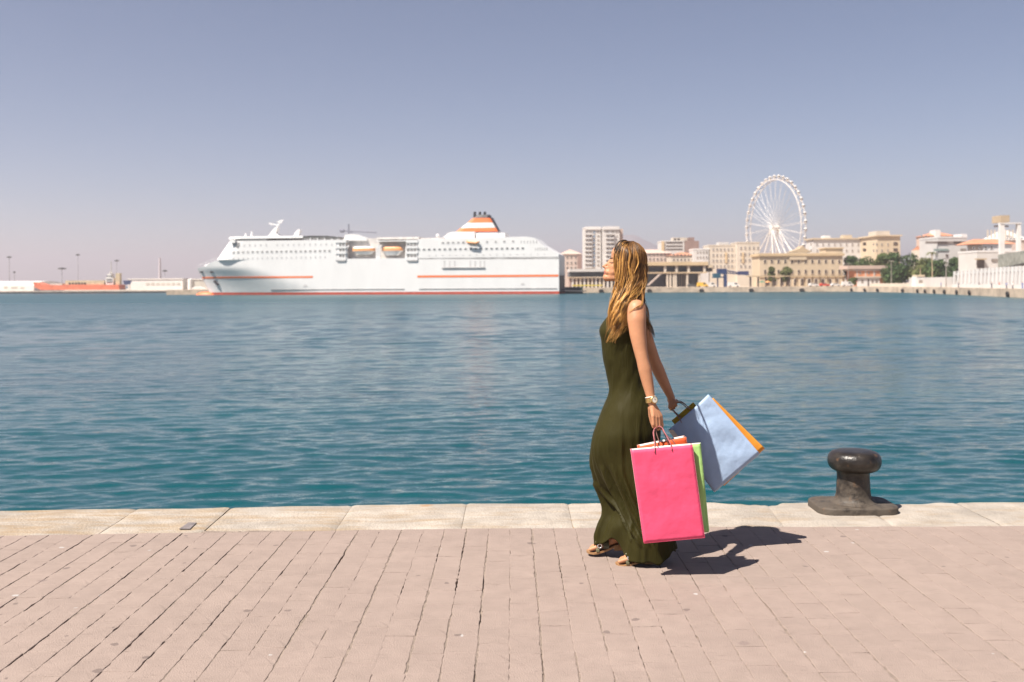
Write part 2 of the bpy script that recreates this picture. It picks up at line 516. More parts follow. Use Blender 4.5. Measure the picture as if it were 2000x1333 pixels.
# quay wall and its coping stones
M['coping'] = mat('coping_limestone', (0.312, 0.274, 0.234), 0.85, 0.18, 3.5, 0.9, 55, island=0.07, spec=0.25)
def coping_material():
    m = M['coping']; nt = m.node_tree; N = nt.nodes; L = nt.links
    b = N['Principled BSDF']; src = b.inputs['Base Color'].links[0].from_socket
    geo = N.new('ShaderNodeNewGeometry')
    # ochre stains, streaked along the quay, heavier towards the far end of the quay at -x
    mp = N.new('ShaderNodeMapping'); mp.inputs['Scale'].default_value = (2.2, 9, 4)
    L.new(geo.outputs['Position'], mp.inputs[0])
    nz = N.new('ShaderNodeTexNoise'); nz.inputs['Scale'].default_value = 1.0; nz.inputs['Detail'].default_value = 7; nz.inputs['Roughness'].default_value = 0.7
    L.new(mp.outputs[0], nz.inputs['Vector'])
    sp = N.new('ShaderNodeSeparateXYZ'); L.new(geo.outputs['Position'], sp.inputs[0])
    mx = N.new('ShaderNodeMapRange'); mx.inputs['From Min'].default_value = 0.5; mx.inputs['From Max'].default_value = -3.0
    mx.inputs['To Min'].default_value = 0.0; mx.inputs['To Max'].default_value = 0.10
    L.new(sp.outputs[0], mx.inputs[0])
    ad = math_node(nt, 'ADD', nz.outputs['Fac'], mx.outputs[0])
    mr = N.new('ShaderNodeMapRange'); mr.inputs['From Min'].default_value = 0.50; mr.inputs['From Max'].default_value = 0.72; mr.inputs['To Max'].default_value = 0.7
    L.new(ad, mr.inputs[0])
    mi = N.new('ShaderNodeMix'); mi.data_type = 'RGBA'; mi.inputs[7].default_value = (0.25, 0.165, 0.08, 1)
    L.new(mr.outputs[0], mi.inputs[0]); L.new(src, mi.inputs[6]); src = mi.outputs[2]
    # one rusty ring hole
    for cx, cy, rad, colr in ((-0.58, 6.70, 0.055, (0.30, 0.17, 0.08)),):
        d = N.new('ShaderNodeVectorMath'); d.operation = 'DISTANCE'
        nd = N.new('ShaderNodeTexNoise'); nd.inputs['Scale'].default_value = 14; L.new(geo.outputs['Position'], nd.inputs['Vector'])
        va = N.new('ShaderNodeVectorMath'); va.operation = 'MULTIPLY_ADD'; va.inputs[1].default_value = (0.1, 0.16, 0)
        L.new(nd.outputs['Color'], va.inputs[0]); L.new(geo.outputs['Position'], va.inputs[2])
        d.inputs[1].default_value = (cx + 0.05, cy + 0.08, 0.0); L.new(va.outputs[0], d.inputs[0])
        mk = N.new('ShaderNodeMapRange'); mk.inputs['From Min'].default_value = rad; mk.inputs['From Max'].default_value = rad * 0.3; mk.inputs['To Max'].default_value = 0.7
        L.new(d.outputs['Value'], mk.inputs[0])
        m2 = N.new('ShaderNodeMix'); m2.data_type = 'RGBA'; m2.inputs[7].default_value = (*colr, 1)
        L.new(mk.outputs[0], m2.inputs[0]); L.new(src, m2.inputs[6]); src = m2.outputs[2]
    L.new(src, b.inputs['Base Color'])
coping_material()
M['quay_face'] = mat('quay_face', (0.30, 0.25, 0.19), 0.9, 0.3, 0.8, 0.6, 12)
qw = MB()
xs = [-40, -9] + [x * 0.5 for x in range(-16, 17)] + [9, 40]
top = [(x, 6.02, -0.36) for x in xs] + [(x, y_back(max(-9, min(9, x))) - 0.03, -0.36) for x in reversed(xs)]
qw.prism(top[::-1], (0, 0, -3.6))
qw2 = MB(); tp = [(x, 6.10 + min(0, y_front(max(-9, min(9, x))) - 6.075), -0.34) for x in xs] + [(x, y_back(max(-9, min(9, x))) - 0.12, -0.34) for x in reversed(xs)]
qw2.prism(tp, (0, 0, 0.330))
quay_wall = qw.build('quay_wall', M['quay_face'], kind='structure')
M['mortar'] = mat('ochre_mortar', (0.24, 0.17, 0.10), 0.95, 0.3, 20)
qw2.build('mortar_bed', M['mortar'], quay_wall)
bed = MB(); bed.box(-14, 14, -8, 6.015, -4.0, -0.352)
bed.build('quay_ground', M['concrete'], kind='structure')
side = MB(); side.box(-60, -14.002, -8, 6.6, -4.0, -0.004); side.box(14.002, 60, -8, 6.6, -4.0, -0.004)
side.build('outer_quay', M['concrete'], kind='structure')

jf = [-209 - 60, 209, 405, 657, 901, 1120, 1328, 1536, 1752, 1968]
jb = [-60, 283, 459, 690, 911, 1109, 1300, 1497, 1685, 1871]
front_x = [GP(p, 1032).x for p in jf]; back_x = [GP(p, 984).x for p in jb]
while front_x[0] > -9:
    front_x.insert(0, front_x[0] - 0.72); back_x.insert(0, back_x[0] - 0.72)
while front_x[-1] < 9:
    front_x.append(front_x[-1] + 0.7); back_x.append(back_x[-1] + 0.66)

def chip(x, y, z_seed):
    """how far the water edge of the coping is broken away at x"""
    c = 0.0
    for cx, wd, dp in ((1.50, 0.10, 0.045), (1.72, 0.075, 0.085), (1.615, 0.06, 0.06), (2.66, 0.16, 0.07), (2.46, 0.09, 0.05), (-2.2, 0.3, 0.02), (3.0, 0.1, 0.02)):
        c += dp * math.exp(-((x - cx) / wd) ** 4)
    return c + 0.012 * (mnoise.noise((x * 2.3, 1.7, 0.3)) + 0.5 * mnoise.noise((x * 7, 2.7, 0.3)))

for i in range(len(front_x) - 1):
    rg2 = random.Random(100 + i)
    nx, ny = 28, 14
    x0f, x1f, x0b, x1b = front_x[i] + 0.0015, front_x[i + 1] - 0.0015, back_x[i] + 0.0015, back_x[i + 1] - 0.0015
    dz = rg2.gauss(0, 0.0012); tilt = rg2.gauss(0, 0.002)
    mb = MB(); grid = []
    for a in range(ny + 1):
        v = a / ny; row = []
        for c in range(nx + 1):
            u = c / nx
            xf = x0f + (x1f - x0f) * u; xb = x0b + (x1b - x0b) * u
            xm = xf + (xb - xf) * v
            yf = y_front(xm) + 0.004 * mnoise.noise((xm * 5, 9.1, 0)); yb = y_back(xm) - chip(xm, 0, i)
            vv = v ** 0.85
            y = yf + (yb - yf) * vv
            z = dz + tilt * (u - 0.5) + 0.004 * mnoise.noise((xm * 3, y * 3, i)) + 0.0015 * mnoise.noise((xm * 14, y * 14, i))
            eu = min(u, 1 - u) * (x1f - x0f); z -= 0.006 * math.exp(-(eu / 0.006) ** 2)
            db = (yb - y); z -= 0.022 * math.exp(-(db / 0.010)) + 0.002 * math.exp(-(db / 0.04))
            df = (y - yf); z -= 0.004 * math.exp(-(df / 0.02))
            row.append((xm, y, z))
        grid.append(row)
    vs = [p for r_ in grid for p in r_]
    fs = [(a * (nx + 1) + c, a * (nx + 1) + c + 1, (a + 1) * (nx + 1) + c + 1, (a + 1) * (nx + 1) + c) for a in range(ny) for c in range(nx)]
    # skirts
    per = [(0, c) for c in range(nx + 1)] + [(a, nx) for a in range(1, ny + 1)] + [(ny, c) for c in range(nx - 1, -1, -1)] + [(a, 0) for a in range(ny - 1, 0, -1)]
    b = len(vs)
    for a, c in per:
        p = grid[a][c]; vs.append((p[0], p[1], -0.355))
    n = len(per)
    for j in range(n):
        t0 = per[j][0] * (nx + 1) + per[j][1]; t1 = per[(j + 1) % n][0] * (nx + 1) + per[(j + 1) % n][1]
        fs.append((b + j, b + (j + 1) % n, t1, t0))
    fs.append(tuple(range(b + n - 1, b - 1, -1)))
    mb.add(vs, fs)
    st = mb.build('coping_stone', M['coping'], quay_wall, smooth=True)
    m = st.modifiers.new('edges', 'EDGE_SPLIT'); m.split_angle = R(50)

# the small grey plate let into one coping stone
M['plate'] = mat('worn_steel', (0.17, 0.145, 0.14), 0.6, 0.3, 30, metal=0.1)
pl = MB()
c = GP(369, 1029, 0.004)
pl.prism([GP(350, 1034.5, 0.006), GP(371, 1034.5, 0.006), GP(384, 1022.0, 0.006), GP(368, 1022.0, 0.006)], (0, 0, 0.004))
pl.build('cover_plate', M['plate'], quay_wall)

# ------------------------------------------------------------------ mooring bollard
def bollard_material():
    m = mat('bollard_iron', (0.018, 0.014, 0.011), 0.42, 0.5, 9.0, 0.30, 60, spec=0.5, metal=0.1)
    nt = m.node_tree; N = nt.nodes; L = nt.links; b = N['Principled BSDF']
    src = b.inputs['Base Color'].links[0].from_socket
    geo = N.new('ShaderNodeNewGeometry')
    nz = N.new('ShaderNodeTexNoise'); nz.inputs['Scale'].default_value = 14; nz.inputs['Detail'].default_value = 8; nz.inputs['Roughness'].default_value = 0.75
    L.new(geo.outputs['Position'], nz.inputs['Vector'])
    sp = N.new('ShaderNodeSeparateXYZ'); L.new(geo.outputs['Position'], sp.inputs[0])
    # rust and dust on the foot and the post, dark glossy paint left on the head
    mz = N.new('ShaderNodeMapRange'); mz.inputs['From Min'].default_value = 0.30; mz.inputs['From Max'].default_value = 0.05; mz.inputs['To Min'].default_value = -0.10; mz.inputs['To Max'].default_value = 0.16
    L.new(sp.outputs[2], mz.inputs[0])
    ad = math_node(nt, 'ADD', nz.outputs['Fac'], mz.outputs[0])
    mr = N.new('ShaderNodeMapRange'); mr.inputs['From Min'].default_value = 0.46; mr.inputs['From Max'].default_value = 0.66
    L.new(ad, mr.inputs[0])
    mi = N.new('ShaderNodeMix'); mi.data_type = 'RGBA'; mi.inputs[7].default_value = (0.088, 0.069, 0.052, 1)
    L.new(math_node(nt, 'MULTIPLY', mr.outputs[0], 0.8), mi.inputs[0]); L.new(src, mi.inputs[6])
    nz2 = N.new('ShaderNodeTexNoise'); nz2.inputs['Scale'].default_value = 22; nz2.inputs['Detail'].default_value = 4
    L.new(geo.outputs['Position'], nz2.inputs['Vector'])
    m2 = N.new('ShaderNodeMapRange'); m2.inputs['From Min'].default_value = 0.62; m2.inputs['From Max'].default_value = 0.74; m2.inputs['To Max'].default_value = 0.5
    L.new(nz2.outputs['Fac'], m2.inputs[0])
    mj = N.new('ShaderNodeMix'); mj.data_type = 'RGBA'; mj.inputs[7].default_value = (0.16, 0.085, 0.04, 1)
    L.new(m2.outputs[0], mj.inputs[0]); L.new(mi.outputs[2], mj.inputs[6]); L.new(mj.outputs[2], b.inputs['Base Color'])
    rr = N.new('ShaderNodeMapRange'); rr.inputs['To Min'].default_value = 0.36; rr.inputs['To Max'].default_value = 0.75
    L.new(mr.outputs[0], rr.inputs[0]); L.new(rr.outputs[0], b.inputs['Roughness'])
    return m
M['bollard'] = bollard_material()
BX, BY = 2.233, 6.535
bo = thing('mooring_bollard', 'dark rusty iron mooring bollard with a mushroom head bolted on the stone quay edge', 'bollard', (BX, BY, 0.0))
def rounded_plate(x0, x1, y0, y1, rad, n=7):
    pts = []
    for cx, cy, a0 in ((x1 - rad, y0 + rad, -90), (x1 - rad, y1 - rad, 0), (x0 + rad, y1 - rad, 90), (x0 + rad, y0 + rad, 180)):
        for k in range(n):
            a = R(a0 + 90 * k / (n - 1)); pts.append((cx + rad * math.cos(a), cy + rad * math.sin(a)))
    return pts
pb = MB(); rings = []
for inset, z in ((0.0, -0.02), (0.0, 0.033), (0.003, 0.040), (0.009, 0.0445), (0.02, 0.0465), (0.08, 0.050)):
    rings.append([(x, y, z) for x, y in rounded_plate(BX - 0.265 + inset, BX + 0.255 - inset, 6.345 + inset, 6.735 - inset, max(0.10 - inset, 0.02))])
pb.rings(rings)
base = pb.build('base_plate', M['bollard'], bo, smooth=True)
m = base.modifiers.new('edges', 'EDGE_SPLIT'); m.split_angle = R(60)
pp = MB()
prof = [(0.150, 0.040), (0.147, 0.0505), (0.139, 0.0535), (0.130, 0.0595), (0.121, 0.069), (0.1145, 0.082), (0.110, 0.100), (0.107, 0.13), (0.106, 0.17), (0.103, 0.205), (0.103, 0.235), (0.107, 0.252), (0.118, 0.262)]
pp.lathe((BX, BY, 0), prof, 48)
post = pp.build('post', M['bollard'], bo, smooth=True)
ph = MB()
prof = [(0.105, 0.250), (0.128, 0.255), (0.146, 0.264), (0.160, 0.280), (0.168, 0.300), (0.170, 0.322), (0.167, 0.344), (0.158, 0.363), (0.143, 0.376), (0.118, 0.384), (0.08, 0.388), (0.04, 0.389), (0.004, 0.390)]
ph.lathe((BX + 0.008, BY, 0), prof, 48)
ph.build('head', M['bollard'], bo, smooth=True)
# ------------------------------------------------------------------ far land, hills
M['far_wall'] = mat('far_quay_stone', (0.46, 0.36, 0.27), 0.9, 0.25, 0.3)
M['hill'] = mat('hill_scrub_hazed', (0.19, 0.17, 0.17), 0.95, 0.3, 0.004)  # scrub lightened and greyed: distance haze is put into the colour
CZ = -0.35                      # height of the town quay
def prism_obj(name, poly, z0, z1, m, **kw):
    mb = MB(); mb.prism([(x, y, z0) for x, y in poly], (0, 0, z1 - z0)); return mb.build(name, m, **kw)
Q = [GP(1060, 573.6, WATER_Z), GP(1300, 572.6, WATER_Z), GP(1500, 571.8, WATER_Z), GP(1680, 570.4, WATER_Z), GP(1776, 572.2, WATER_Z), GP(1860, 575.5, WATER_Z), GP(2000, 582.5, WATER_Z)]
Q = [(p.x, p.y) for p in Q]
Q2 = Q[1:4]
town_edge = [(-150, 432), (30, 432), (75, 430), (120, 427), (Q[3][0], 424)] + Q[4:] + [(212, 150), (230, 60)]
prism_obj('town_quay', town_edge + [(1600, 60), (1600, 2500), (-150, 2500)], -5, CZ, M['far_wall'], kind='structure')
LZ = -1.15
prism_obj('port_quay', [(-900, 556), (-150.01, 566), (-150.01, 900), (-900, 900)], -5, LZ, M['concrete'], kind='structure')
M['dark_foot'] = mat('dark_quay_foot', (0.03, 0.035, 0.035), 0.8, 0.3, 0.3)
wb = MB(); wb.box(-899, -150.02, 555.0, 566.5, -5, -1.75); wb.build('port_quay_foot', M['dark_foot'], kind='structure')  # dark strip along the foot of the port quay, down past the waterline
# distant hills
hm = MB(); rgh = random.Random(4)
def hill_profile(px):
    return 30 + 112 * math.exp(-((px - 1225) / 85.0) ** 2) + 62 * math.exp(-((px - 1110) / 150.0) ** 2) + 40 * math.exp(-((px - 1420) / 200.0) ** 2) + 30 * math.exp(-((px - 1800) / 260.0) ** 2)
rings = []
for px in range(1010, 2300, 10):
    h = hill_profile(px) * 1.35 * (1 + 0.05 * mnoise.noise((px * 0.03, 0, 0)))
    t = (px - 1000) / FPX; D = 5200
    rings.append([(t * (D + o), D + o, z) for o, z in ((-900, -4), (-500, h * 0.45), (-150, h * 0.85), (0, h), (250, h * 0.8), (900, -4))])
hm.rings(rings, cap=False, closed=False)
hm.build('hills', M['hill'], kind='structure', smooth=True)

# ------------------------------------------------------------------ the ferry
AY = R(9.0)
_c, _s = math.cos(AY), math.sin(AY)
_p = W(1092, 570, 386)
SX, SY = _p.x, _p.y
def sw(u, v, z): return (SX - u * _c + v * _s, SY + u * _s + v * _c, z)
def suz(px, py, v=0.0):
    """ship length coordinate and height of a photo pixel, on the lengthwise plane v metres in from the near side"""
    a, b = unroll(px, py); t = a / FPX
    x0 = SX + v * _s; y0 = SY + v * _c
    u = (x0 - t * y0) / (_c + t * _s)
    return u, CAMH - b * (y0 + u * _s) / FPX
def su(px, v=0.0): return suz(px, 540, v)[0]
def sz(px, py, v=0.0): return suz(px, py, v)[1]
def sbox(mb, px0, px1, pt, pb, v0, v1, mi=0):
    """a box on the ship from photo pixels, v0..v1 metres in from the near side"""
    u1, zt = suz(px0, pt, v0); u0, zb = suz(px1, pb, v0)
    mb.hexa([sw(u1, v0, zb), sw(u0, v0, zb), sw(u0, v1, zb), sw(u1, v1, zb), sw(u1, v0, zt), sw(u0, v0, zt), sw(u0, v1, zt), sw(u1, v1, zt)], mi)
def sprism(mb, pix, v0, v1, mi=0):
    pts = [suz(x, y, v0) for x, y in pix]
    mb.prism([sw(u, v0, z) for u, z in pts], Vector(sw(0, v1, 0)) - Vector(sw(0, v0, 0)), mi)

B = 11.0
M['boot'] = mat('boot_topping', (0.42, 0.06, 0.03), 0.6, 0.15, 0.5)
M['hull'] = mat('ship_white', (0.69, 0.675, 0.66), 0.4, 0.035, 0.15, stretch=(1, 1, 0.25))
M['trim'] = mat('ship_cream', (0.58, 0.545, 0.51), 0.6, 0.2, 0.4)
M['awning'] = mat('ship_dark_awning', (0.055, 0.055, 0.05), 0.6, 0.2, 0.5)
M['blind'] = mat('window_blind_grey', (0.30, 0.29, 0.28), 0.4, 0.3, 0.6)
FERRY = thing('ferry', 'large white passenger ferry with orange stripes and an orange banded funnel across the harbour', 'ferry', sw(70, B, WATER_Z))
u_tip, z_tip = suz(385, 525, B)
u_wl, _ = suz(411, 574, B)
def u_stem(z):
    t = (z - WATER_Z) / (z_tip - WATER_Z)
    return u_wl + (u_tip - u_wl) * max(0, t) ** 1.15 if t > 0 else u_wl + t * 2
def half(u, z):
    t = max(0.0, min(1.0, (z - WATER_Z) / 11.0))
    L = 58 - 27 * t
    x = max(0.0, min(1.0, (u_stem(z) - u) / L))
    return max(0.06, B * math.sin(x * math.pi / 2) ** (0.95 - 0.2 * t))
z_deck = sz(560, 507)
def hull_top(u):
    us = [su(1092), su(440), suz(420, 512, 5)[0], suz(400, 521, 9)[0], u_tip + 1]
    zs = [z_deck, z_deck, sz(425, 510, 4), sz(400, 521, 9), z_tip]
    return float(np.interp(-u, [-x for x in us[::-1]][::-1], zs)) if False else float(np.interp(u, us, zs))
zb = WATER_Z + 1.05
def hull_part(z_lo, z_hi, nz, off=0.0):
    mb = MB(); rings = []
    N = 70
    for i in range(N + 1):
        f = i / N
        u_base = -0.0 + f
        ring = []
        for s in (-1, 1):
            ks = range(nz + 1) if s == -1 else range(nz, -1, -1)
            for k in ks:
                # the height depends on the station through the sheer
                u_guess = u_stem((z_lo if not callable(z_lo) else 2)) * f
                zt = z_hi(u_guess) if callable(z_hi) else z_hi
                z = z_lo + (zt - z_lo) * k / nz
                g = 1 - (1 - f) ** 1.0
                u = u_stem(z) * (g if f < 1 else 1.0)
                if callable(z_hi):
                    zt = z_hi(u); z = z_lo + (zt - z_lo) * k / nz; u = u_stem(z) * f
                b = half(u, z) + off
                ring.append(sw(u, B + s * b, z))
        rings.append(ring)
    mb.rings(rings)
    return mb
hull = hull_part(zb, hull_top, 14).build('hull', M['hull'], FERRY, smooth=True)
m = hull.modifiers.new('edges', 'EDGE_SPLIT'); m.split_angle = R(40)
hull_part(WATER_Z - 2.5, zb - 0.02, 4, 0.03).build('boot_topping', M['boot'], FERRY, smooth=True).modifiers.new('edges', 'EDGE_SPLIT').split_angle = R(40)
# bulbous bow just breaking the surface
bb = MB(); c = Vector(sw(*[suz(402, 573, B)[0], B, WATER_Z - 0.4]))
bb.ellipsoid(c, (4.6, 1.8, 1.7), Euler((0, 0, -AY)))
bb.build('bulbous_bow', M['orange'], FERRY, smooth=True)
def strip(px0, px1, z0, z1, name, m, off=0.07, zfun=None):
    mb = MB(); rings = []
    ua, ub = su(px1), (su(px0) if px0 > 430 else u_stem((z0 + z1) / 2) - 0.05)
    n = 50
    for i in range(n + 1):
        u = ua + (ub - ua) * i / n
        row = []
        for o, z in ((off, z0), (off, z1), (-0.25, z1), (-0.25, z0)):
            row.append(sw(u, B - half(u, z) - o, z))
        rings.append(row)
    mb.rings(rings)
    return mb.build(name, m, FERRY)
zs0 = sz(700, 542.6); zs1 = sz(700, 539.0)
strip(388, 611, zs0, zs1, 'hull_stripe', M['orange'])
strip(815, 1091, sz(950, 541.8), sz(950, 537.6), 'hull_stripe', M['orange'])
zr = sz(800, 565)
strip(525, 790, zr - 0.18, zr + 0.12, 'rubbing_strake', M['blind'], 0.16)
strip(818, 1088, zr - 0.18, zr + 0.12, 'rubbing_strake', M['blind'], 0.16)
# anchor in its pocket
an = MB(); ua, za = suz(421, 553, 7)
v_at = lambda u, z: B - half(u, z)
ctr = Vector(sw(ua, v_at(ua, za) - 0.15, za))
d = Vector((0.62, 0, -0.5)); 
an.tube([ctr - d * 1.6, ctr + d * 1.4], [0.55, 0.75], 8)
an.build('anchor', M['black'], FERRY)
# mooring deck openings at the bow
for px in (394, 414):
    mb = MB(); u, z = suz(px, 532, 9 if px < 400 else 6); b = v_at(u, z)
    mb.hexa([sw(u + .9, b - .1, z - .35), sw(u - .9, v_at(u - .9, z) - .1, z - .35), sw(u - .9, b + .6, z - .35), sw(u + .9, b + .6, z - .35), sw(u + .9, b - .1, z + .35), sw(u - .9, v_at(u - .9, z) - .1, z + .35), sw(u - .9, b + .6, z + .35), sw(u + .9, b + .6, z + .35)])
    mb.build('fairlead', M['black'], FERRY)
rl = MB()
for i in range(9):
    u = u_tip - 1.2 - i * 1.7; z = hull_top(u); b = v_at(u, z) + 0.12
    rl.tube([sw(u, b, z - 0.05), sw(u, b, z + 1.0)], 0.06, 5)
    if i: rl.tube([sw(u, b, z + 1.0), sw(u + 1.7, v_at(u + 1.7, hull_top(u + 1.7)) + 0.12, hull_top(u + 1.7) + 1.0)], 0.05, 5)
rl.build('bow_rail', M['white'], FERRY)
ww = MB()
for px in (401, 407):
    u, z = suz(px, 524, 9); z = hull_top(u)
    ww.tube([sw(u, B - 1, z), sw(u, B + 1, z)], 0.9, 10)
ww.build('windlass', M['white'], FERRY)

# superstructure: fore block with a raked, rounded front
def plan(uf, ua, b_front, inset=0.0, nose=9.0):
    pts = []
    for i in range(9):
        t = i / 8
        pts.append((uf - nose * (1 - math.sin(t * math.pi / 2)) , B - (B - inset) * (1.0 if t == 0 else math.cos(t * math.pi / 2) ** 0.5)))
    near = [(ua, inset)] + pts
    far = [(u, 2 * B - v) for u, v in near[::-1][1:]]
    return near + far
def block(name, base, top, z0, z1, m=None):
    mb = MB()
    mb.rings([[sw(u, v, z0) for u, v in base], [sw(u, v, z1) for u, v in top]])
    return mb.build(name, m or M['hull'], FERRY)
z_br = sz(560, 470)          # upper deck level
z_rf = sz(560, 462.5)
uf0 = suz(424, 507, 6)[0]; uf1 = suz(449, 470, 6)[0]
ua_f = su(662)
b0 = plan(uf0, ua_f, 6); b1 = plan(uf1, ua_f, 6)
block('fore_deckhouse', b0, b1, z_deck, z_br)
# bridge band of windows under the flat roof
ufb = uf1 + 0.3
block('bridge_windows', plan(uf1 - 0.4, su(520), 6, 0.4), plan(uf1 - 0.4, su(520), 6, 0.4), z_br, z_br + 0.9, M['blind'])
block('bridge_roof', plan(uf1 + 0.4, su(592), 6, -0.05), plan(uf1 + 0.2, su(592), 6, 0.1), z_br + 0.902, z_rf + 0.25)
wing = MB(); sbox(wing, 449, 459, 468.5, 475, -0.7, 2.5); wing.build('bridge_wing', M['hull'], FERRY)
wn_ = MB(); sprism(wn_, [(453, 476), (467, 474), (468, 480), (464, 485)], -0.12, 0.6); wn_.build('bridge_side_window', M['blind'], FERRY)
# open upper deck with its dark curved awning
od = MB(); sbox(od, 592, 662, 464.2, 469.6, 1.2, 20.5); od.build('upper_deckhouse', M['trim'], FERRY)
aw = MB()
sprism(aw, [(588, 462.6), (604, 461.0), (640, 461.2), (662, 463.6), (660, 465.6), (640, 463.6), (606, 463.2), (588, 464.2)], 0.2, 21.5)
aw.build('awning', M['awning'], FERRY)
for px in (606, 620, 634, 648, 659):
    p_ = MB(); sbox(p_, px - 0.9, px + 0.9, 462.4, 470, 0.4, 0.9); p_.build('awning_post', M['hull'], FERRY)
# masts and fins
fn = MB(); sprism(fn, [(512, 471), (523, 462), (536, 445), (541, 445), (538, 456), (546, 461), (566, 466), (566, 471)], 9.5, 12.5)
fn.build('mast_fin', M['hull'], FERRY)
f2 = MB(); sprism(f2, [(570, 465), (578, 452), (584, 448), (585.5, 450), (583, 461), (590, 465)], 9.8, 12.2); f2.build('aerial_fin', M['hull'], FERRY)
ms = MB()
for a_, b_, r_ in (((540, 447), (548, 431), 0.32), ((525, 437), (546, 441), 0.22), ((541, 434), (554, 431), 0.2), ((548, 437), (552, 430), 0.34), ((531, 441), (531, 436), 0.3)):
    ms.tube([sw(*[suz(*a_, 11)[0], 11, suz(*a_, 11)[1]]), sw(*[suz(*b_, 11)[0], 11, suz(*b_, 11)[1]])], r_, 6)
ms.build('radar_mast', M['hull'], FERRY)
for px in (480, 492):
    a_ = MB(); u, z = suz(px, 461, 9); a_.tube([sw(u, 9, z - .3), sw(u, 9, z + (1.8 if px > 485 else 1.0))], [0.6, 0.25], 8); a_.build('aerial', M['hull'], FERRY)
# midship: inset boat deck
z_top = sz(740, 467.0)
mid = MB(); sbox(mid, 655, 818, 467, 507, 4.0, 18.0); mid.build('mid_deckhouse', M['trim'], FERRY)
mr_ = MB(); sbox(mr_, 736, 818, 464.2, 467.1, 2.2, 19.5); mr_.build('mid_roof', M['trim'], FERRY)
mr2 = MB(); sbox(mr2, 735, 818, 470.5, 471.6, 0.6, 21.4); mr2.build('boat_deck_roof', M['hull'], FERRY)
for k, px in enumerate((676, 735.5, 740, 793)):
    d_ = MB(); sprism(d_, [(px - 2, 507), (px + 2.5, 507), (px + 2.5, 486), (px + 6, 480), (px + 4, 478.5), (px - 1, 484)], 0.3, 0.9); d_.build('davit', M['hull'], FERRY)
for px0, px1, bx in ((655, 676, 0.0), (793, 816, 0.0)):
    tb = MB()
    for pt, pb in ((469, 474.5), (481.5, 485.5), (491.5, 496.5), (503.0, 508.6)):
        sbox(tb, px0, px1, pt, pb, -0.3, 3.9)
    tb.build('stair_landing', M['hull'], FERRY)
    tw = MB(); sbox(tw, px0 + 1.0, px1 - 1.0, 472, 507, 0.5, 3.9); tw.build('stair_tower', M['blind'] if False else M['trim'], FERRY)
    for q in np.linspace(px0 + 1, px1 - 2, 4):
        sp_ = MB(); sbox(sp_, q - .7, q + .7, 471, 507, -0.15, 0.3); sp_.build('stair_post', M['hull'], FERRY)
    br_ = MB(); sbox(br_, px0 + 3, px1 - 1, 508.8, 511.2, -0.35, 0.4); br_.build('landing_bracket', M['blind'], FERRY)
hs = MB(); sprism(hs, [(672, 467), (674, 459), (690, 457.5), (700, 461), (716, 466), (718, 471), (672, 471)], 3.0, 10.0); hs.build('crane_house', M['hull'], FERRY)
cr = MB()
for a_, b_, r_ in (((663, 451), (736, 454.5), 0.30), ((665, 451.2), (672, 451.6), 0.75), ((681, 438), (681, 458), 0.32), ((681, 452), (700, 462), 0.25)):
    cr.tube([sw(suz(*a_, 6)[0], 6, suz(*a_, 6)[1]), sw(suz(*b_, 6)[0], 6, suz(*b_, 6)[1])], r_, 6)
cr.build('deck_crane', mat('crane_grey', (0.20, 0.20, 0.24), 0.6), FERRY)
# aft block
z_a1 = sz(900, 465.5)
af = MB(); sprism(af, [(816, 507), (816, 467.5), (860, 467.0), (1028, 462.5), (1044, 465), (1060, 479), (1075, 488), (1091, 497), (1092, 507)], 0.0, 22.0)
af.build('aft_deckhouse', M['hull'], FERRY)
ap = MB(); sprism(ap, [(822, 468), (822, 465.8), (866, 464.6), (866, 468)], 0.5, 21); ap.build('aft_roof_edge', M['trim'], FERRY)
fb = MB(); sprism(fb, [(861, 467.5), (876, 455), (884, 453.2), (927, 453.2), (927, 467)], 4.0, 18.0); fb.build('funnel_house', M['hull'], FERRY)
fb = MB(); sprism(fb, [(929.5, 467), (929.5, 455.5), (970, 455.5), (975, 459), (984, 467)], 4.5, 17.5); fb.build('funnel_house', M['hull'], FERRY)
fb = MB(); sbox(fb, 975, 986, 455.5, 466.5, 6.0, 16.0); fb.build('funnel_house', M['hull'], FERRY)
# funnel: banded, narrowing upwards
fpr = [(453.4, 889, 974), (446, 898, 969), (443, 901.5, 967), (436, 911, 963), (433.2, 914.5, 961.5), (426, 922, 957.5), (424.4, 924, 956), (420, 930, 955)]
def band(name, i0, i1, m, w0, w1):
    mb = MB(); rr = []
    for i, w in ((i0, w0), (i1, w1)):
        py, a_, b_ = fpr[i]
        ua, z = suz(a_, py, 8); ub, _ = suz(b_, py, 8)
        n_ = 20; ring = []
        for k in range(n_):
            an_ = 2 * math.pi * k / n_
            cx, sx_ = math.cos(an_), math.sin(an_)
            ex = (abs(cx) ** 0.35) * (1 if cx >= 0 else -1); ey = (abs(sx_) ** 0.35) * (1 if sx_ >= 0 else -1)
            ring.append(sw((ua + ub) / 2 + (ub - ua) / 2 * ex, 11 + w * ey, z))
        rr.append(ring)
    mb.rings(rr); return mb.build(name, m, FERRY)
band('funnel_band', 0, 1, M['orange'], 3.4, 3.3)
band('funnel_casing', 1, 3, M['hull'], 3.28, 3.0)
band('funnel_band', 3, 5, M['orange'], 3.02, 2.7)
band('funnel_cap', 5, 7, M['black'], 2.8, 2.3)
for px in (926.5, 936.5, 946):
    e_ = MB(); u0_, z0_ = suz(px, 422, 10); u1_, z1_ = suz(px + 0.6, 414, 10)
    e_.tube([sw(u0_, 10.5, z0_ - .6), sw(u1_, 10.5, z1_)], [0.55, 0.5], 10); e_.build('exhaust_pipe', M['black'], FERRY)
fs_ = MB(); sprism(fs_, [(957, 425), (960, 425.5), (974, 452), (973.2, 453.3)], 8.5, 13.0); fs_.build('funnel_back_plate', M['black'], FERRY)
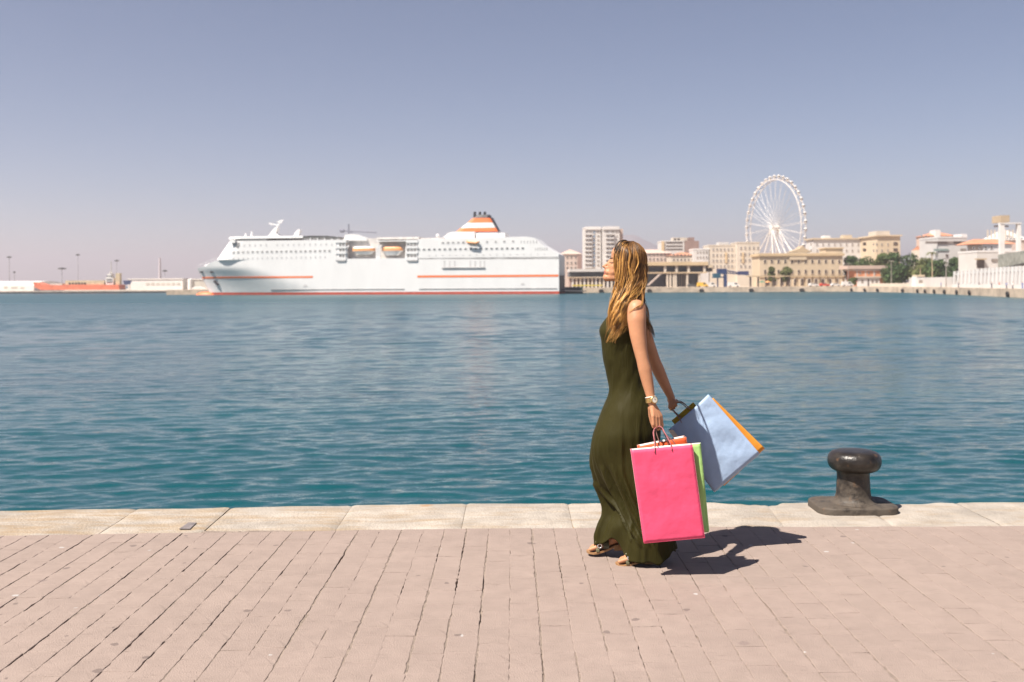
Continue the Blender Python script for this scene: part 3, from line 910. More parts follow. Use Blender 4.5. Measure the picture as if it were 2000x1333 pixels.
dm = MB(); u, z = suz(855, 461, 8); dm.ellipsoid(sw(u, 8, z), (0.75, 0.75, 0.75)); dm.tube([sw(u, 8, z - 1.6), sw(u, 8, z)], 0.25, 6); dm.build('satellite_dome', M['hull'], FERRY, smooth=True)
# vent box on the hull side and its louvred openings
vb = MB(); sbox(vb, 863, 947, 523.0, 524.4, -0.35, 0.0); vb.build('vent_ledge', M['blind'], FERRY)
M['pale_recess'] = mat('pale_recess', (0.52, 0.50, 0.49), 0.7, 0.1, 0.5)
for px in (868, 878, 888, 918.5, 928, 938, 946):
    v_ = MB(); sbox(v_, px - 1.6, px + 1.6, 510, 521, -0.05, 0.0); v_.build('vent_louvre', M['pale_recess'], FERRY)
# stern: transom with its dark ramp recess
tr = MB()
tr.hexa([sw(-0.06, 1.2, zb + .3), sw(-0.02, 20.8, zb + .3), sw(0.1, 20.8, zb + .3), sw(0.1, 1.2, zb + .3), sw(-0.06, 1.2, sz(1092, 538)), sw(-0.06, 20.8, sz(1092, 538)), sw(0.1, 20.8, sz(1092, 538)), sw(0.1, 1.2, sz(1092, 538))])
tr.build('stern_door', M['awning'], FERRY)
rp_ = MB(); rp_.hexa([sw(0, 2, zb + .1), sw(-9, 2, zb - .3), sw(-9, 20, zb - .3), sw(0, 20, zb + .1), sw(0, 2, zb + .5), sw(-9, 2, zb), sw(-9, 20, zb), sw(0, 20, zb + .5)]); rp_.build('stern_ramp', M['awning'], FERRY)
# windows
def win_mesh(name, w, h, mg, mf, depth=0.12):
    """a window with its frame proud of the wall and the pane set back in it"""
    mb = MB(); f = min(w, h) * 0.10
    for x0, x1, z0, z1 in ((-w/2, -w/2+f, -h/2, h/2), (w/2-f, w/2, -h/2, h/2), (-w/2+f, w/2-f, -h/2, -h/2+f), (-w/2+f, w/2-f, h/2-f, h/2)):
        mb.box(x0, x1, -depth, 0.0, z0, z1, 1)
    mb.box(-w/2+f, w/2-f, -depth * 0.4, 0.02, -h/2+f, h/2-f, 0)
    me = mb.mesh(name); me.materials.append(mg); me.materials.append(mf); return me
def ship_row(px0, px1, n, py0, py1, w, h, name, mg, skip=()):
    me = win_mesh(name, w * 0.2, h * 0.2, mg, M['hull'], 0.08)
    for i in range(n):
        if i in skip: continue
        f = i / max(1, n - 1)
        u, z = suz(px0 + (px1 - px0) * f, py0 + (py1 - py0) * f)
        inst(me, name, FERRY, sw(u, -0.01, z), (0, 0, -AY))
ship_row(456, 643.5, 21, 493.4, 490.6, 5.4, 4.8, 'saloon_window', M['blind'])
ship_row(477, 648, 17, 479.6, 477.6, 2.6, 4.2, 'cabin_window', M['pale_recess'], (5,))
ship_row(456, 635, 20, 505.6, 502.6, 2.4, 3.8, 'porthole', M['pale_recess'])
ship_row(818, 1021, 21, 488.2, 485.5, 5.6, 4.4, 'saloon_window', M['grey_glass'])
ship_row(865, 905, 5, 474.8, 474.2, 5.6, 4.4, 'saloon_window', M['blind'])
ship_row(934, 1002, 5, 473.6, 471.8, 4.6, 4.4, 'saloon_window', M['blind'])
ship_row(838, 1063, 18, 499.6, 496.6, 2.2, 2.6, 'porthole', M['pale_recess'])
ship_row(427, 452, 3, 519.4, 519.2, 4.5, 7, 'hull_door', M['pale_recess'], ()) if False else None
for px, w in ((545, 3.5), (1021, 5.5), (596, 5)):
    pass
for px, py in ((596, 558.6), (1021, 555.5)):
    v_ = MB(); sbox(v_, px - 3.6, px + 3.6, py - 2, py + 2, -0.06, 0.0); v_.build('pilot_door', M['pale_recess'], FERRY)
# terrace rails stepping down at the stern
for px0, px1, py in ((1018, 1048, 473.5), (1046, 1068, 487)):
    t_ = MB()
    for q in range(6):
        x = px0 + (px1 - px0) * q / 5; sbox(t_, x - .7, x + .7, py - 2.8, py + 2.6, -0.06, 0.0)
    t_.build('stern_rail', M['blind'], FERRY)
# rescue boat on the aft deck (hangs from the ship: a thing of its own), and two lifeboats
M['lb_orange'] = mat('lifeboat_orange', (0.72, 0.33, 0.13), 0.5, 0.06, 0.8)
M['lb_white'] = mat('lifeboat_hull', (0.70, 0.68, 0.66), 0.5, 0.06, 0.8)
def lifeboat(label, px0, px1, pt, pm, pb, v=0.5, name='lifeboat'):
    u1, zm = suz(px0, pm, v); u0, _ = suz(px1, pm, v)
    zt = sz((px0 + px1) / 2, pt, v); zl = sz((px0 + px1) / 2, pb, v)
    uc = (u0 + u1) / 2; hl = (u1 - u0) / 2
    t = thing(name, label, 'lifeboat', sw(uc, v + 1.7, zl), 'lifeboats hung along the white ferry')
    def loft(z0, z1, shrink0, shrink1, nm, m):
        mb = MB(); rr = []
        for k in range(7):
            f = k / 6; z = z0 + (z1 - z0) * f; s = shrink0 + (shrink1 - shrink0) * f
            ring = []
            for j in range(20):
                a = 2 * math.pi * j / 20; cx, sx_ = math.cos(a), math.sin(a)
                ring.append(sw(uc + hl * s * (abs(cx) ** 0.8) * (1 if cx > 0 else -1), v + 1.7 + 1.65 * s * (abs(sx_) ** 0.7) * (1 if sx_ > 0 else -1), z))
            rr.append(ring)
        mb.rings(rr); return mb.build(nm, m, t, smooth=False)
    loft(zl, zm, 0.60, 1.0, 'hull', M['lb_white'])
    loft(zm + 0.01, zm + (zt - zm) * 0.62, 1.0, 0.97, 'canopy', M['lb_orange'])
    loft(zm + (zt - zm) * 0.62 + .01, zt, 0.97, 0.72, 'canopy_roof', M['lb_white'] if px0 < 700 else M['lb_orange'])
    return t
lifeboat('orange and white lifeboat next to the deck crane on the white ferry', 686, 731, 481.8, 491.0, 497.5)
lifeboat('orange lifeboat nearest the funnel on the white ferry', 743.5, 785, 482.5, 490.5, 499.0)
rbt = MB()
u1, z1 = suz(912, 474.5, -0.3); u0, z0 = suz(936, 474.5, -0.3)
for s in (0.0, 1.2):
    rbt.tube([sw(u1, -1.4 + s, z1 + 0.5), sw(u1 - 1, -1.4 + s, z1), sw(u0 + 1.2, -1.4 + s, z1 - 0.3), sw(u0, -0.8, z1 + 0.3)], [0.35, 0.42, 0.42, 0.25], 8)
rbt.box(-1, -1, 0, 0, 0, 0) if False else None
rb_ = rbt.build('rescue_boat', M['lb_orange'], origin=sw((u0 + u1) / 2, -0.8, z1 - 0.4), smooth=True)
tag(rb_, 'small orange rescue boat hung below the funnel of the white ferry', 'boat')

# ------------------------------------------------------------------ the port beyond the ferry's bow
M['shed_white'] = mat('shed_white', (0.70, 0.66, 0.62), 0.7, 0.06, 0.1)
M['shed_grey'] = mat('shed_grey', (0.50, 0.46, 0.40), 0.8, 0.12, 0.15)
def shed(name, label, px0, px1, pt, pb, D, dep, m, curve=False, opens=(), cat='warehouse'):
    a = W(px0, pb, D); b = W(px1, pb, D); zt = W((px0 + px1) / 2, pt, D).z
    t = thing(name, label, cat, ((a.x + b.x) / 2, D + dep / 2, LZ))
    mb = MB()
    if curve:
        prof = [(D, LZ), (D, LZ + (zt - LZ) * .55)] + [(D + dep / 2 - dep / 2 * math.cos(k * math.pi / 8), LZ + (zt - LZ) * (.55 + .45 * math.sin(k * math.pi / 8))) for k in range(1, 8)] + [(D + dep, LZ + (zt - LZ) * .55), (D + dep, LZ)]
        mb.prism([(a.x, y, z) for y, z in prof], (b.x - a.x, 0, 0))
        mb.build('wall', m, t)
    else:
        mb.box(a.x, b.x, D, D + dep, LZ, zt - 0.5); mb.build('wall', m, t)
        r = MB(); r.box(a.x - .4, b.x + .4, D - .4, D + dep + .4, zt - 0.498, zt); r.build('roof', M['shed_white'], t)
    for (x0, x1, y0, y1) in opens:
        o0 = W(x0, y1, D); o1 = W(x1, y0, D)
        q = MB(); q.box(o0.x, o1.x, D - 0.15, D + 0.3, max(o0.z, LZ + .02), o1.z); q.build('doorway', M['shed_grey'], t)
    return t
shed('port_shed', 'long white curved roof port shed at the far end of the breakwater', -40, 66, 549.5, 564, 590, 40, M['shed_white'], True, [(8, 14, 559, 564), (22, 34, 560, 564), (40, 47, 561, 564)])
shed('warehouse', 'long white warehouse with a row of doorways beside the orange cargo ship', 250, 357, 544.5, 565, 610, 30, M['shed_white'], False, [(285 + 10 * k, 292 + 10 * k, 552.5, 557.5) for k in range(7)])
shed('warehouse', 'grey warehouse half hidden behind the ferry bow', 376, 440, 545, 565, 606, 30, M['shed_grey'])
tk = thing('storage_tank', 'tall cream storage tank between the white and the grey warehouse', 'tank', (W(370, 560, 604).x, 606, LZ))
mb = MB(); c = W(370, 560, 604); mb.lathe((c.x, 606, LZ), [(1.6, 0), (1.6, W(370, 546, 604).z - LZ), (0.2, W(370, 544.4, 604).z - LZ)], 16); mb.build('shell', M['shed_white'], tk)
# orange cargo ship
M['rust_red'] = mat('cargo_red', (0.62, 0.17, 0.09), 0.6, 0.15, 0.4)
M['cargo_tan'] = mat('cargo_tan', (0.52, 0.42, 0.27), 0.7, 0.15, 0.3)
CS = thing('cargo_ship', 'small orange hulled cargo ship with tan hatches berthed at the port quay', 'ship', (W(150, 565, 572).x, 576, LZ - 1.3))
Dc = 571.0
h = MB()
prof = [(64, 551.5), (70, 552.2), (84, 556.5), (118, 558), (125, 556.5), (232, 556.5), (233, 566.5), (80, 567), (68, 562)]
h.prism([W(x, y, Dc) for x, y in prof][::-1], (0, 9, 0)); h.build('hull', M['rust_red'], CS)
h = MB(); a = W(126, 557, Dc); b = W(202, 548.2, Dc); h.box(a.x, b.x, Dc + 1, Dc + 8, a.z, b.z); h.build('cargo_hatch', M['cargo_tan'], CS)
for k in range(6):
    q = MB(); a = W(133 + 6 * k, 556, Dc); b = W(136.5 + 6 * k, 552.5, Dc); q.box(a.x, b.x, Dc + .85, Dc + 1.1, a.z, b.z); q.build('hatch_opening', M['black'], CS)
h = MB(); a = W(204, 557, Dc); b = W(219, 543, Dc); h.box(a.x, b.x, Dc + 1.5, Dc + 7.5, a.z, b.z); c2 = W(206, 535, Dc); h.box(a.x + .6, b.x - 1.5, Dc + 2.2, Dc + 6.8, b.z, c2.z); h.build('bridge', M['shed_white'], CS)
for py in (540, 546, 551):
    q = MB(); a = W(206, py + 1.4, Dc); b = W(217, py - 1.0, Dc); q.box(a.x, b.x, Dc + 1.3, Dc + 1.6, a.z, b.z); q.build('window', M['grey_glass'], CS)
h = MB(); a = W(223, 557, Dc); b = W(231, 534, Dc); h.box(a.x, b.x, Dc + 2, Dc + 5, a.z, b.z); h.build('funnel', M['cargo_tan'], CS)
h = MB(); h.tube([W(217, 557, Dc + 3), W(217, 511, Dc + 3)], 0.22, 6); h.tube([W(214, 533, Dc + 3), W(220, 533, Dc + 3)], .3, 6); h.build('mast', M['shed_grey'], CS)
h = MB(); a = W(96, 556, Dc); b = W(120, 554, Dc); h.box(a.x, b.x, Dc + 1, Dc + 8, W(100, 558, Dc).z, b.z); h.build('fore_hatch', M['shed_grey'], CS)
# blue hopper
M['port_blue'] = mat('port_blue', (0.05, 0.10, 0.26), 0.5, 0.15, 0.5)
HP = thing('port_hopper', 'dark blue loading hopper on legs beside the white warehouse', 'hopper', W(248, 564, 600))
h = MB(); h.rings([[W(x, y, 598 + d) for x, d in ((243, 0), (254, 0), (254, 5), (243, 5))] if y > 550 else [W(x, y, 598 + d) for x, d in ((240, -1), (258, -1), (258, 6), (240, 6))] for y in (556.5, 548.5)]); h.build('bin', M['port_blue'], HP)
for x, d in ((244, 0), (253, 0), (244, 5), (253, 5)):
    h = MB(); p = W(x, 556.6, 598 + d); h.box(p.x - .3, p.x + .3, p.y - .3, p.y + .3, LZ, p.z); h.build('leg', M['shed_grey'], HP)
# light masts
M['mast'] = mat('mast_grey', (0.34, 0.33, 0.35), 0.6)
def light_mast(px, py, D, label, r=0.28, hw=1.6, gz=LZ, head=True):
    p = W(px, py, D)
    t = thing('floodlight_mast', label, 'light mast', (p.x, D, gz), 'floodlight masts over the port')
    mb = MB(); mb.tube([(p.x, D, gz), (p.x, D, p.z)], [r * 1.6, r * 0.8], 8); mb.build('pole', M['mast'], t)
    if head:
        mb = MB(); mb.lathe((p.x, D, p.z), [(0.2, -0.3), (hw, 0.0), (hw, 0.5), (0.2, 0.9)], 10); mb.build('lamp_head', M['awning'], t)
light_mast(18, 503.5, 700, 'tall floodlight mast above the curved roof port shed', 0.25)
light_mast(28, 533, 640, 'short floodlight mast above the curved roof port shed', 0.2, .8)
light_mast(121, 526, 620, 'floodlight mast with a wide dark lamp head above the cargo ship hatches', 0.2, 2.6)
light_mast(152, 499, 760, 'tallest floodlight mast over the hatches of the orange cargo ship', 0.2)
light_mast(228, 510.5, 700, 'tall thin floodlight mast at the stern of the orange cargo ship', 0.2)
light_mast(322, 530.5, 640, 'short floodlight mast above the long white warehouse', 0.2, 1.6)
ch = thing('chimney', 'slender grey chimney rising behind the long white warehouse', 'chimney', (W(312, 560, 720).x, 720, LZ))
mb = MB(); p = W(312, 504, 720); mb.tube([(p.x, 720, LZ), (p.x, 720, p.z)], [1.3, 0.7], 12); mb.build('stack', mat('chimney_grey', (0.42, 0.38, 0.40), 0.8), ch)
# pale tent like canopy and small parked vans on the port quay
cn = thing('canopy', 'low white tent canopy on the quay under the ferry bow', 'canopy', W(388, 565, 585))
a, b = W(373, 566, 585), W(400, 566, 585); tp = W(386, 560, 585).z
mb = MB(); mb.prism([(a.x, 585, LZ + .6), (a.x + 2, 585, tp), (b.x - 4, 585, tp), (b.x, 585, LZ + .6)], (0, 5, 0)); mb.build('roof', M['shed_white'], cn)
for x in (a.x + .3, b.x - .3):
    for y in (585.2, 589.8):
        mb = MB(); mb.box(x - .1, x + .1, y - .1, y + .1, LZ, LZ + .6); mb.build('post', M['shed_grey'], cn)
# ------------------------------------------------------------------ the town
def wallmat(name, c, v=0.08): 
    M[name] = mat(name, c, 0.85, v, 0.12); return M[name]
wallmat('cream', (0.500, 0.405, 0.285)); wallmat('pale_cream', (0.520, 0.455, 0.375)); wallmat('ochre', (0.500, 0.375, 0.225))
wallmat('offwhite', (0.520, 0.495, 0.470)); wallmat('rose', (0.470, 0.355, 0.295)); wallmat('brown', (0.250, 0.170, 0.145)); wallmat('tile', (0.480, 0.210, 0.120), 0.2)
wallmat('pinkstone', (0.460, 0.375, 0.325)); wallmat('tan', (0.380, 0.295, 0.195)); wallmat('brickred', (0.520, 0.215, 0.110)); wallmat('bright_white', (0.600, 0.580, 0.560))
M['win'] = mat('window_shade', (0.085, 0.065, 0.055), 0.4, 0.4, 0.4)
M['winlight'] = mat('window_pale', (0.24, 0.205, 0.18), 0.4, 0.3, 0.4)
M['blueglass'] = mat('blue_glass', (0.16, 0.24, 0.34), 0.25, 0.2, 0.5)
M['shadow_glass'] = mat('hall_glass', (0.05, 0.055, 0.055), 0.3, 0.4, 0.2)
WM = {}
def window_row(t, D, y, px0, px1, n, py, wpx, hpx, m='win', frame='offwhite', skip=(), name='window'):
    k = (round(wpx * D / FPX, 1), round(hpx * D / FPX, 1), m, frame)
    if k not in WM: WM[k] = win_mesh('window', k[0], k[1], M[m], M[frame], 0.22)
    for i in range(n):
        if i in skip: continue
        p = W(px0 + (px1 - px0) * (i / max(1, n - 1)), py, D)
        inst(WM[k], name, t, (p.x, y - 0.02, p.z))

def building(name, label, px0, px1, pt, D, dep, m, rows=(), roof=('parapet', 'offwhite'), cat='building', group=None, side=True, gz=CZ):
    """a building whose lit front stands at depth D and whose flank runs back dep metres; px0, px1 are its outline"""
    t1 = unroll(px1, 540)[0] / FPX; t0 = unroll(px0, 540)[0] / FPX
    x1 = t1 * D; x0 = t0 * (D + dep) if (t0 > 0 and side) else t0 * D
    zt = W((px0 + px1) / 2, pt, D).z
    t = thing(name, label, cat, ((x0 + x1) / 2, D + dep / 2, gz), group)
    rt = roof[0]; rh = 0.0
    if rt in ('slab', 'parapet'): rh = 0.7
    if rt == 'hip': rh = roof[2]
    mb = MB(); mb.box(x0, x1, D, D + dep, gz, zt - rh); mb.build('wall', m, t)
    rb = MB()
    if rt == 'slab':
        o = roof[2] if len(roof) > 2 else 0.8
        rb.box(x0 - o, x1 + o, D - o, D + dep + o, zt - rh + .002, zt); rb.build('roof', M[roof[1]], t)
    elif rt == 'parapet':
        for a in ((x0 - .15, x1 + .15, D - .15, D + .25), (x0 - .15, x1 + .15, D + dep - .25, D + dep + .15), (x0 - .15, x0 + .25, D + .25, D + dep - .25), (x1 - .25, x1 + .15, D + .25, D + dep - .25)):
            rb.box(*a, zt - rh + .002, zt)
        rb.build('parapet', M[roof[1]], t)
    elif rt == 'hip':
        o = 0.6; z0 = zt - rh + .002; ii = min(dep / 2, (x1 - x0) / 2) * 0.95
        v = [(x0 - o, D - o, z0), (x1 + o, D - o, z0), (x1 + o, D + dep + o, z0), (x0 - o, D + dep + o, z0), (x0 + ii, D + dep / 2, zt), (x1 - ii, D + dep / 2, zt)]
        rb.add(v, [(3, 2, 1, 0), (0, 1, 5, 4), (1, 2, 5), (2, 3, 4, 5), (3, 0, 4)]); rb.build('roof', M[roof[1]], t)
    for r in rows: window_row(t, D, D, *r)
    # a few windows on the flank that can be seen
    if side and t0 > 0.12 and dep > 9 and rows and rows[0][3] < zt:
        for r in rows[:5]:
            p = W(r[0], r[3], D); k = (round(r[4] * D / FPX, 1), round(r[5] * D / FPX, 1), (r[6] if len(r) > 6 else 'win'), 'offwhite')
            if k not in WM: WM[k] = win_mesh('window', k[0], k[1], M[k[2]], M['offwhite'], 0.22)
            for q in range(2):
                inst(WM[k], 'window', t, (x0 - 0.02, D + dep * (0.3 + 0.4 * q), p.z), (0, 0, R(-90)))
    t['_x0'] = x0; t['_x1'] = x1; t['_zt'] = zt
    d = (x0, x1, zt); del t['_x0'], t['_x1'], t['_zt']
    return t, d

def extra(t, name, m, px0, px1, pt, pb, D, y0, y1):
    a = W(px0, pb, D); b = W(px1, pt, D); mb = MB(); mb.box(a.x, b.x, y0, y1, a.z, b.z); return mb.build(name, m, t)

# --- beside the ferry's stern
t, d = building('house', 'pink washed house with a hipped roof standing behind the ferry stern', 1094, 1136, 486.5, 560, 16, M['pinkstone'], [(1100, 1124, 4, 503, 3, 5), (1100, 1124, 4, 514, 3, 5), (1100, 1124, 4, 524, 3, 5)], ('hip', 'rose', 3.0), 'house', side=False)
extra(t, 'stair_wall', M['brown'], 1128, 1136.5, 498, 530, 560, 559.6, 560.5)
# white apartment tower of two slabs
t, d = building('apartment_tower', 'tall white apartment tower with two balconied slabs and a strip of blue glass', 1141.5, 1174, 444.5, 640, 16, M['offwhite'], [], ('parapet', 'bright_white'), 'tower block', side=False)
x0, x1, zt = d
a = W(1177, 444, 636); b = W(1210, 443, 636)
mb = MB(); mb.box(a.x, b.x, 636, 652, CZ, a.z); mb.build('wall', M['offwhite'], t)
mb = MB(); mb.box(x1 + .002, a.x - .002, 643, 650, CZ, W(1175, 447, 640).z); mb.build('stair_core', M['pinkstone'], t)
mb = MB(); mb.box(b.x + .002, W(1216.5, 450, 640).x, 640, 651, CZ, W(1213, 447.5, 640).z); mb.build('side_wing', M['rose'], t)
extra(t, 'crown', M['bright_white'], 1143, 1173.5, 443.2, 449, 640, 639.2, 640.4); extra(t, 'crown', M['bright_white'], 1177.3, 1209.6, 442.6, 449.0, 636, 635.2, 636.4)
for k in range(9):
    py = 453.5 + 8.1 * k
    extra(t, 'balcony', M['bright_white'], 1143, 1156, py + 3.2, py + 5.6, 640, 638.4, 640.1)
    extra(t, 'balcony', M['bright_white'], 1183.5, 1199, py + 3.0, py + 5.4, 636, 634.4, 636.1)
    window_row(t, 640, 640, 1145.5, 1153.5, 2, py, 4.6, 4.0, 'winlight', 'offwhite')
    window_row(t, 640, 640, 1160.5, 1160.5, 1, py + 0.5, 4.0, 6.0, 'blueglass', 'offwhite', (), 'glazed_panel')
    window_row(t, 640, 640, 1168.5, 1168.5, 1, py, 5.0, 3.2, 'winlight', 'offwhite')
    window_row(t, 636, 636, 1186, 1196.5, 2, py, 5.4, 4.0, 'winlight', 'offwhite')
    window_row(t, 636, 636, 1204.5, 1204.5, 1, py, 2.4, 3.0, 'winlight', 'offwhite')
# --- ferry terminal: beige frame of beams and columns
TD = 455
tm = thing('ferry_terminal', 'long beige ferry terminal with a flat roof on columns and dark glazed bays', 'terminal building', (W(1250, 560, TD).x, TD + 9, CZ))
extra(tm, 'roof_beam', M['ochre'], 1228, 1383, 512.0, 519.5, TD, TD - .6, TD + 18)
extra(tm, 'roof_beam', M['cream'], 1383.3, 1392, 518.0, 523.5, TD, TD - .4, TD + 18)
extra(tm, 'floor_beam', M['ochre'], 1228, 1380, 532.0, 534.8, TD, TD - .4, TD + 17)
extra(tm, 'back_wall', M['tan'], 1228, 1392, 519.6, 531.9, TD + 3, TD + 3, TD + 16)
extra(tm, 'glazed_hall', M['shadow_glass'], 1228, 1368, 534.9, 561, TD + 4, TD + 4, TD + 15)
for px in (1262, 1299, 1321.5, 1345, 1376):
    extra(tm, 'column', M['pale_cream'], px - 2.2, px + 2.2, 519.6, 531.9, TD, TD, TD + 1.5)
for px in (1303.5, 1309.5, 1316, 1320, 1342.5, 1366):
    extra(tm, 'column', M['pale_cream'], px - 1.7, px + 1.7, 534.9, 562.6, TD, TD, TD + 1.2)
for px0, px1 in ((1267, 1296), (1302, 1318), (1325, 1342), (1349, 1373), (1379, 1390)):
    extra(tm, 'window_band', M['shadow_glass'], px0, px1, 521.5, 530.5, TD + 2.9, TD + 2.7, TD + 2.98)
st = MB(); st.prism([W(1264, 558, TD - 2), W(1268, 558, TD - 2), W(1292, 536, TD - 2), W(1288, 536, TD - 2)], (0, 2, 0)); st.build('stair_flight', M['pinkstone'], tm)
for k in range(4):
    extra(tm, 'glazing_bar', M['tan'], 1326 + 5 * k, 1326.8 + 5 * k, 535, 560, TD + 3.9, TD + 3.8, TD + 3.98)
# low wing next to the ferry stern
tl = thing('boarding_pier', 'low pier shed on thick concrete piles beside the ferry stern', 'pier shed', (W(1150, 560, TD - 8).x, TD, CZ))
extra(tl, 'roof', M['offwhite'], 1112, 1232, 525.5, 531.5, TD - 8, TD - 8.4, TD + 8)
extra(tl, 'dark_fascia', M['shadow_glass'], 1112, 1230, 531.6, 541, TD - 7, TD - 7, TD + 7)
extra(tl, 'floor_beam', M['tan'], 1112, 1230, 541.1, 543.5, TD - 8, TD - 8.1, TD + 7)
extra(tl, 'back_wall', M['brown'], 1113, 1229, 543.6, 562, TD - 1, TD - 1, TD + 6)
for k in range(15):
    px = 1117 + 7.6 * k
    extra(tl, 'pile', M['pale_cream'] if k % 3 else M['offwhite'], px, px + 3.6, 543.6, 562, TD - 8, TD - 7.4, TD - 5.6)
# yellow edged dark pontoon
pn = thing('pontoon', 'dark green floating pontoon with a yellow edge behind the ferry stern', 'pontoon', (W(1118, 572, 410).x, 412, WATER_Z))
extra(pn, 'float', mat('pontoon_green', (0.02, 0.05, 0.045), 0.6), 1094, 1138, 561, 575.5, 410, 409, 420)
extra(pn, 'edge', mat('safety_yellow', (0.68, 0.50, 0.08), 0.6), 1118, 1176, 556.6, 559.4, 424, 423, 426)
# --- houses behind the terminal
t, d = building('house', 'cream house with a red roof edge behind the ferry terminal', 1236, 1312, 487, 560, 15, M['pinkstone'], [(1262, 1306, 7, 498, 3.4, 5), (1262, 1306, 7, 507, 3.4, 5)], ('hip', 'rose', 2.4), 'house', side=False)
t, d = building('house', 'low whitewashed house with stepped terraces behind the ferry terminal', 1355, 1386, 486, 540, 14, M['offwhite'], [(1362, 1380, 4, 493, 3, 4, 'winlight'), (1362, 1380, 4, 503, 3, 4, 'winlight')], ('parapet', 'bright_white'), 'house', side=False)
t, d = building('house', 'rose coloured tiled house under the brown office block', 1310, 1360, 492, 545, 14, M['pale_cream'], [(1316, 1352, 6, 499, 3.4, 4.6), (1316, 1352, 6, 508, 3.4, 4.6)], ('hip', 'tile', 2.0), 'house', side=False)
t, d = building('office_block', 'white banded office block with a brown windowless end wall on top of the houses', 1292.5, 1337, 470.5, 640, 18, M['offwhite'], [], ('parapet', 'offwhite'), 'office block', side=False)
extra(t, 'end_wall', M['brown'], 1337.2, 1365, 471, 500, 640, 639.5, 655); extra(t, 'plant_room', M['brown'], 1346, 1356, 464, 470.9, 642, 642, 652); extra(t, 'plant_room', M['pale_cream'], 1314, 1342, 464.5, 470.4, 642, 642, 650)
extra(t, 'corner_pier', M['ochre'], 1292, 1297, 472, 500, 640, 639.3, 640.2)
for py in (474.5, 481, 487.5): extra(t, 'window_band', M['win'], 1301, 1333, py - 1.2, py + 1.2, 640, 639.8, 640.3)
for px in (1316, 1323): extra(t, 'roof_opening', M['win'], px, px + 4, 466, 469, 642, 641.8, 642.2)
# --- cream palace like blocks
t, d = building('apartment_house', 'cream apartment house with many shuttered windows behind the blue crane', 1384.5, 1442, 478.5, 540, 16, M['pale_cream'], [(1393, 1437, 7, py, 3.2, 5.0, 'winlight') for py in (488, 499, 510, 521)], ('parapet', 'pale_cream'), 'apartment house', side=False)
for px in (1418,): extra(t, 'ochre_bay', M['ochre'], px - 2, px + 2, 494, 514, 540, 539.6, 540.2)
extra(t, 'roof_room', M['offwhite'], 1404, 1424, 473.5, 478.4, 541, 541, 548)
t, d = building('apartment_house', 'taller cream apartment house in front of the foot of the ferris wheel', 1440, 1484, 473, 536, 16, M['pale_cream'], [(1447, 1480, 5, py, 3.2, 5.0, 'winlight') for py in (485, 497, 509, 521)], ('parapet', 'pale_cream'), 'apartment house', side=False)
extra(t, 'ochre_bay', M['ochre'], 1449, 1453, 494, 514, 536, 535.6, 536.2)
# long cream apartment row behind the arcaded building
t, d = building('apartment_row', 'long pale apartment row seen behind the arcaded building', 1574, 1684, 465.5, 545, 14, M['offwhite'], [(1584, 1676, 9, 478, 3, 5, 'winlight'), (1584, 1676, 9, 490, 3, 5, 'winlight')], ('slab', 'cream', 0.8), 'apartment house')
extra(t, 'roof_room', M['bright_white'], 1610, 1622, 460.5, 465.3, 546, 546, 552); extra(t, 'roof_room', M['cream'], 1648, 1664, 459.5, 465.3, 546, 546, 552)
t, d = building('apartment_block', 'sunlit cream corner block with balconies above the trees', 1680, 1758.5, 459.5, 520, 26, M['cream'], [(1722, 1734, 2, 478, 2.4, 5), (1722, 1734, 2, 490, 2.4, 5), (1706, 1712, 2, 478, 2.2, 5), (1706, 1712, 2, 490, 2.2, 5)], ('slab', 'cream', 0.9), 'apartment block')
for py in (475, 487): extra(t, 'balcony_recess', M['win'], 1745, 1753, py - 1.5, py + 4.5, 520, 519.8, 520.3)
extra(t, 'roof_room', M['pale_cream'], 1712, 1738, 451.5, 459.3, 522, 522, 534)
for py in (476, 488):
    for px in (1688.5,): extra(t, 'balcony_recess', M['win'], px - 3, px + 3, py - 2, py + 4, 520, 519.8, 520.3)
# --- arcaded customs building
AD = 462
ac = thing('arcaded_building', 'long cream building with rows of arched windows and a small pediment facing the harbour', 'building', (W(1565, 560, AD).x, AD + 8, CZ))
ax0 = W(1484, 555, AD).x; ax1 = W(1646, 555, AD).x
zt = W(1565, 500.5, AD).z; zf = W(1565, 541.0, AD).z
mb = MB(); mb.box(ax0, ax1, AD, AD + 15, CZ, zt); mb.build('wall', M['cream'], ac)
mb = MB(); mb.box(ax0 - .7, ax1 + .7, AD - .7, AD + 15.7, zt + .002, zt + 1.1); mb.build('cornice', M['ochre'], ac)
mb = MB(); mb.box(ax0 - .1, ax1 + .1, AD - .1, AD + 15.1, zt + 1.102, W(1565, 494.8, AD).z); mb.build('parapet', M['cream'], ac)
mb = MB(); mb.box(ax0 - .2, ax1 + .2, AD - .35, AD - .002, zf - .3, zf + .3); mb.build('string_course', M['ochre'], ac)
mb = MB(); mb.box(W(1542, 555, AD).x, W(1575, 555, AD).x, AD - .5, AD - .003, zt - 1.8, W(1565, 493.5, AD).z); mb.build('central_bay', M['cream'], ac)
mb = MB(); mb.prism([W(1543, 493, AD + 2), W(1588, 493, AD + 2), W(1575, 487, AD + 2), W(1568, 480.5, AD + 2), W(1562, 486, AD + 2)][::-1], (0, 8, 0)); mb.build('pediment', M['tan'], ac)
mb = MB(); a = W(1612, 494.6, AD + 3); b = W(1646, 486.5, AD + 3); mb.box(a.x, b.x, AD + 3, AD + 12, a.z, b.z); mb.build('roof_pavilion', M['cream'], ac)
mb = MB(); a = W(1612, 486.3, AD + 3); b = W(1646, 484, AD + 3); mb.box(a.x - .5, b.x + .5, AD + 2.5, AD + 12.5, a.z, b.z); mb.build('pavilion_roof', M['ochre'], ac)
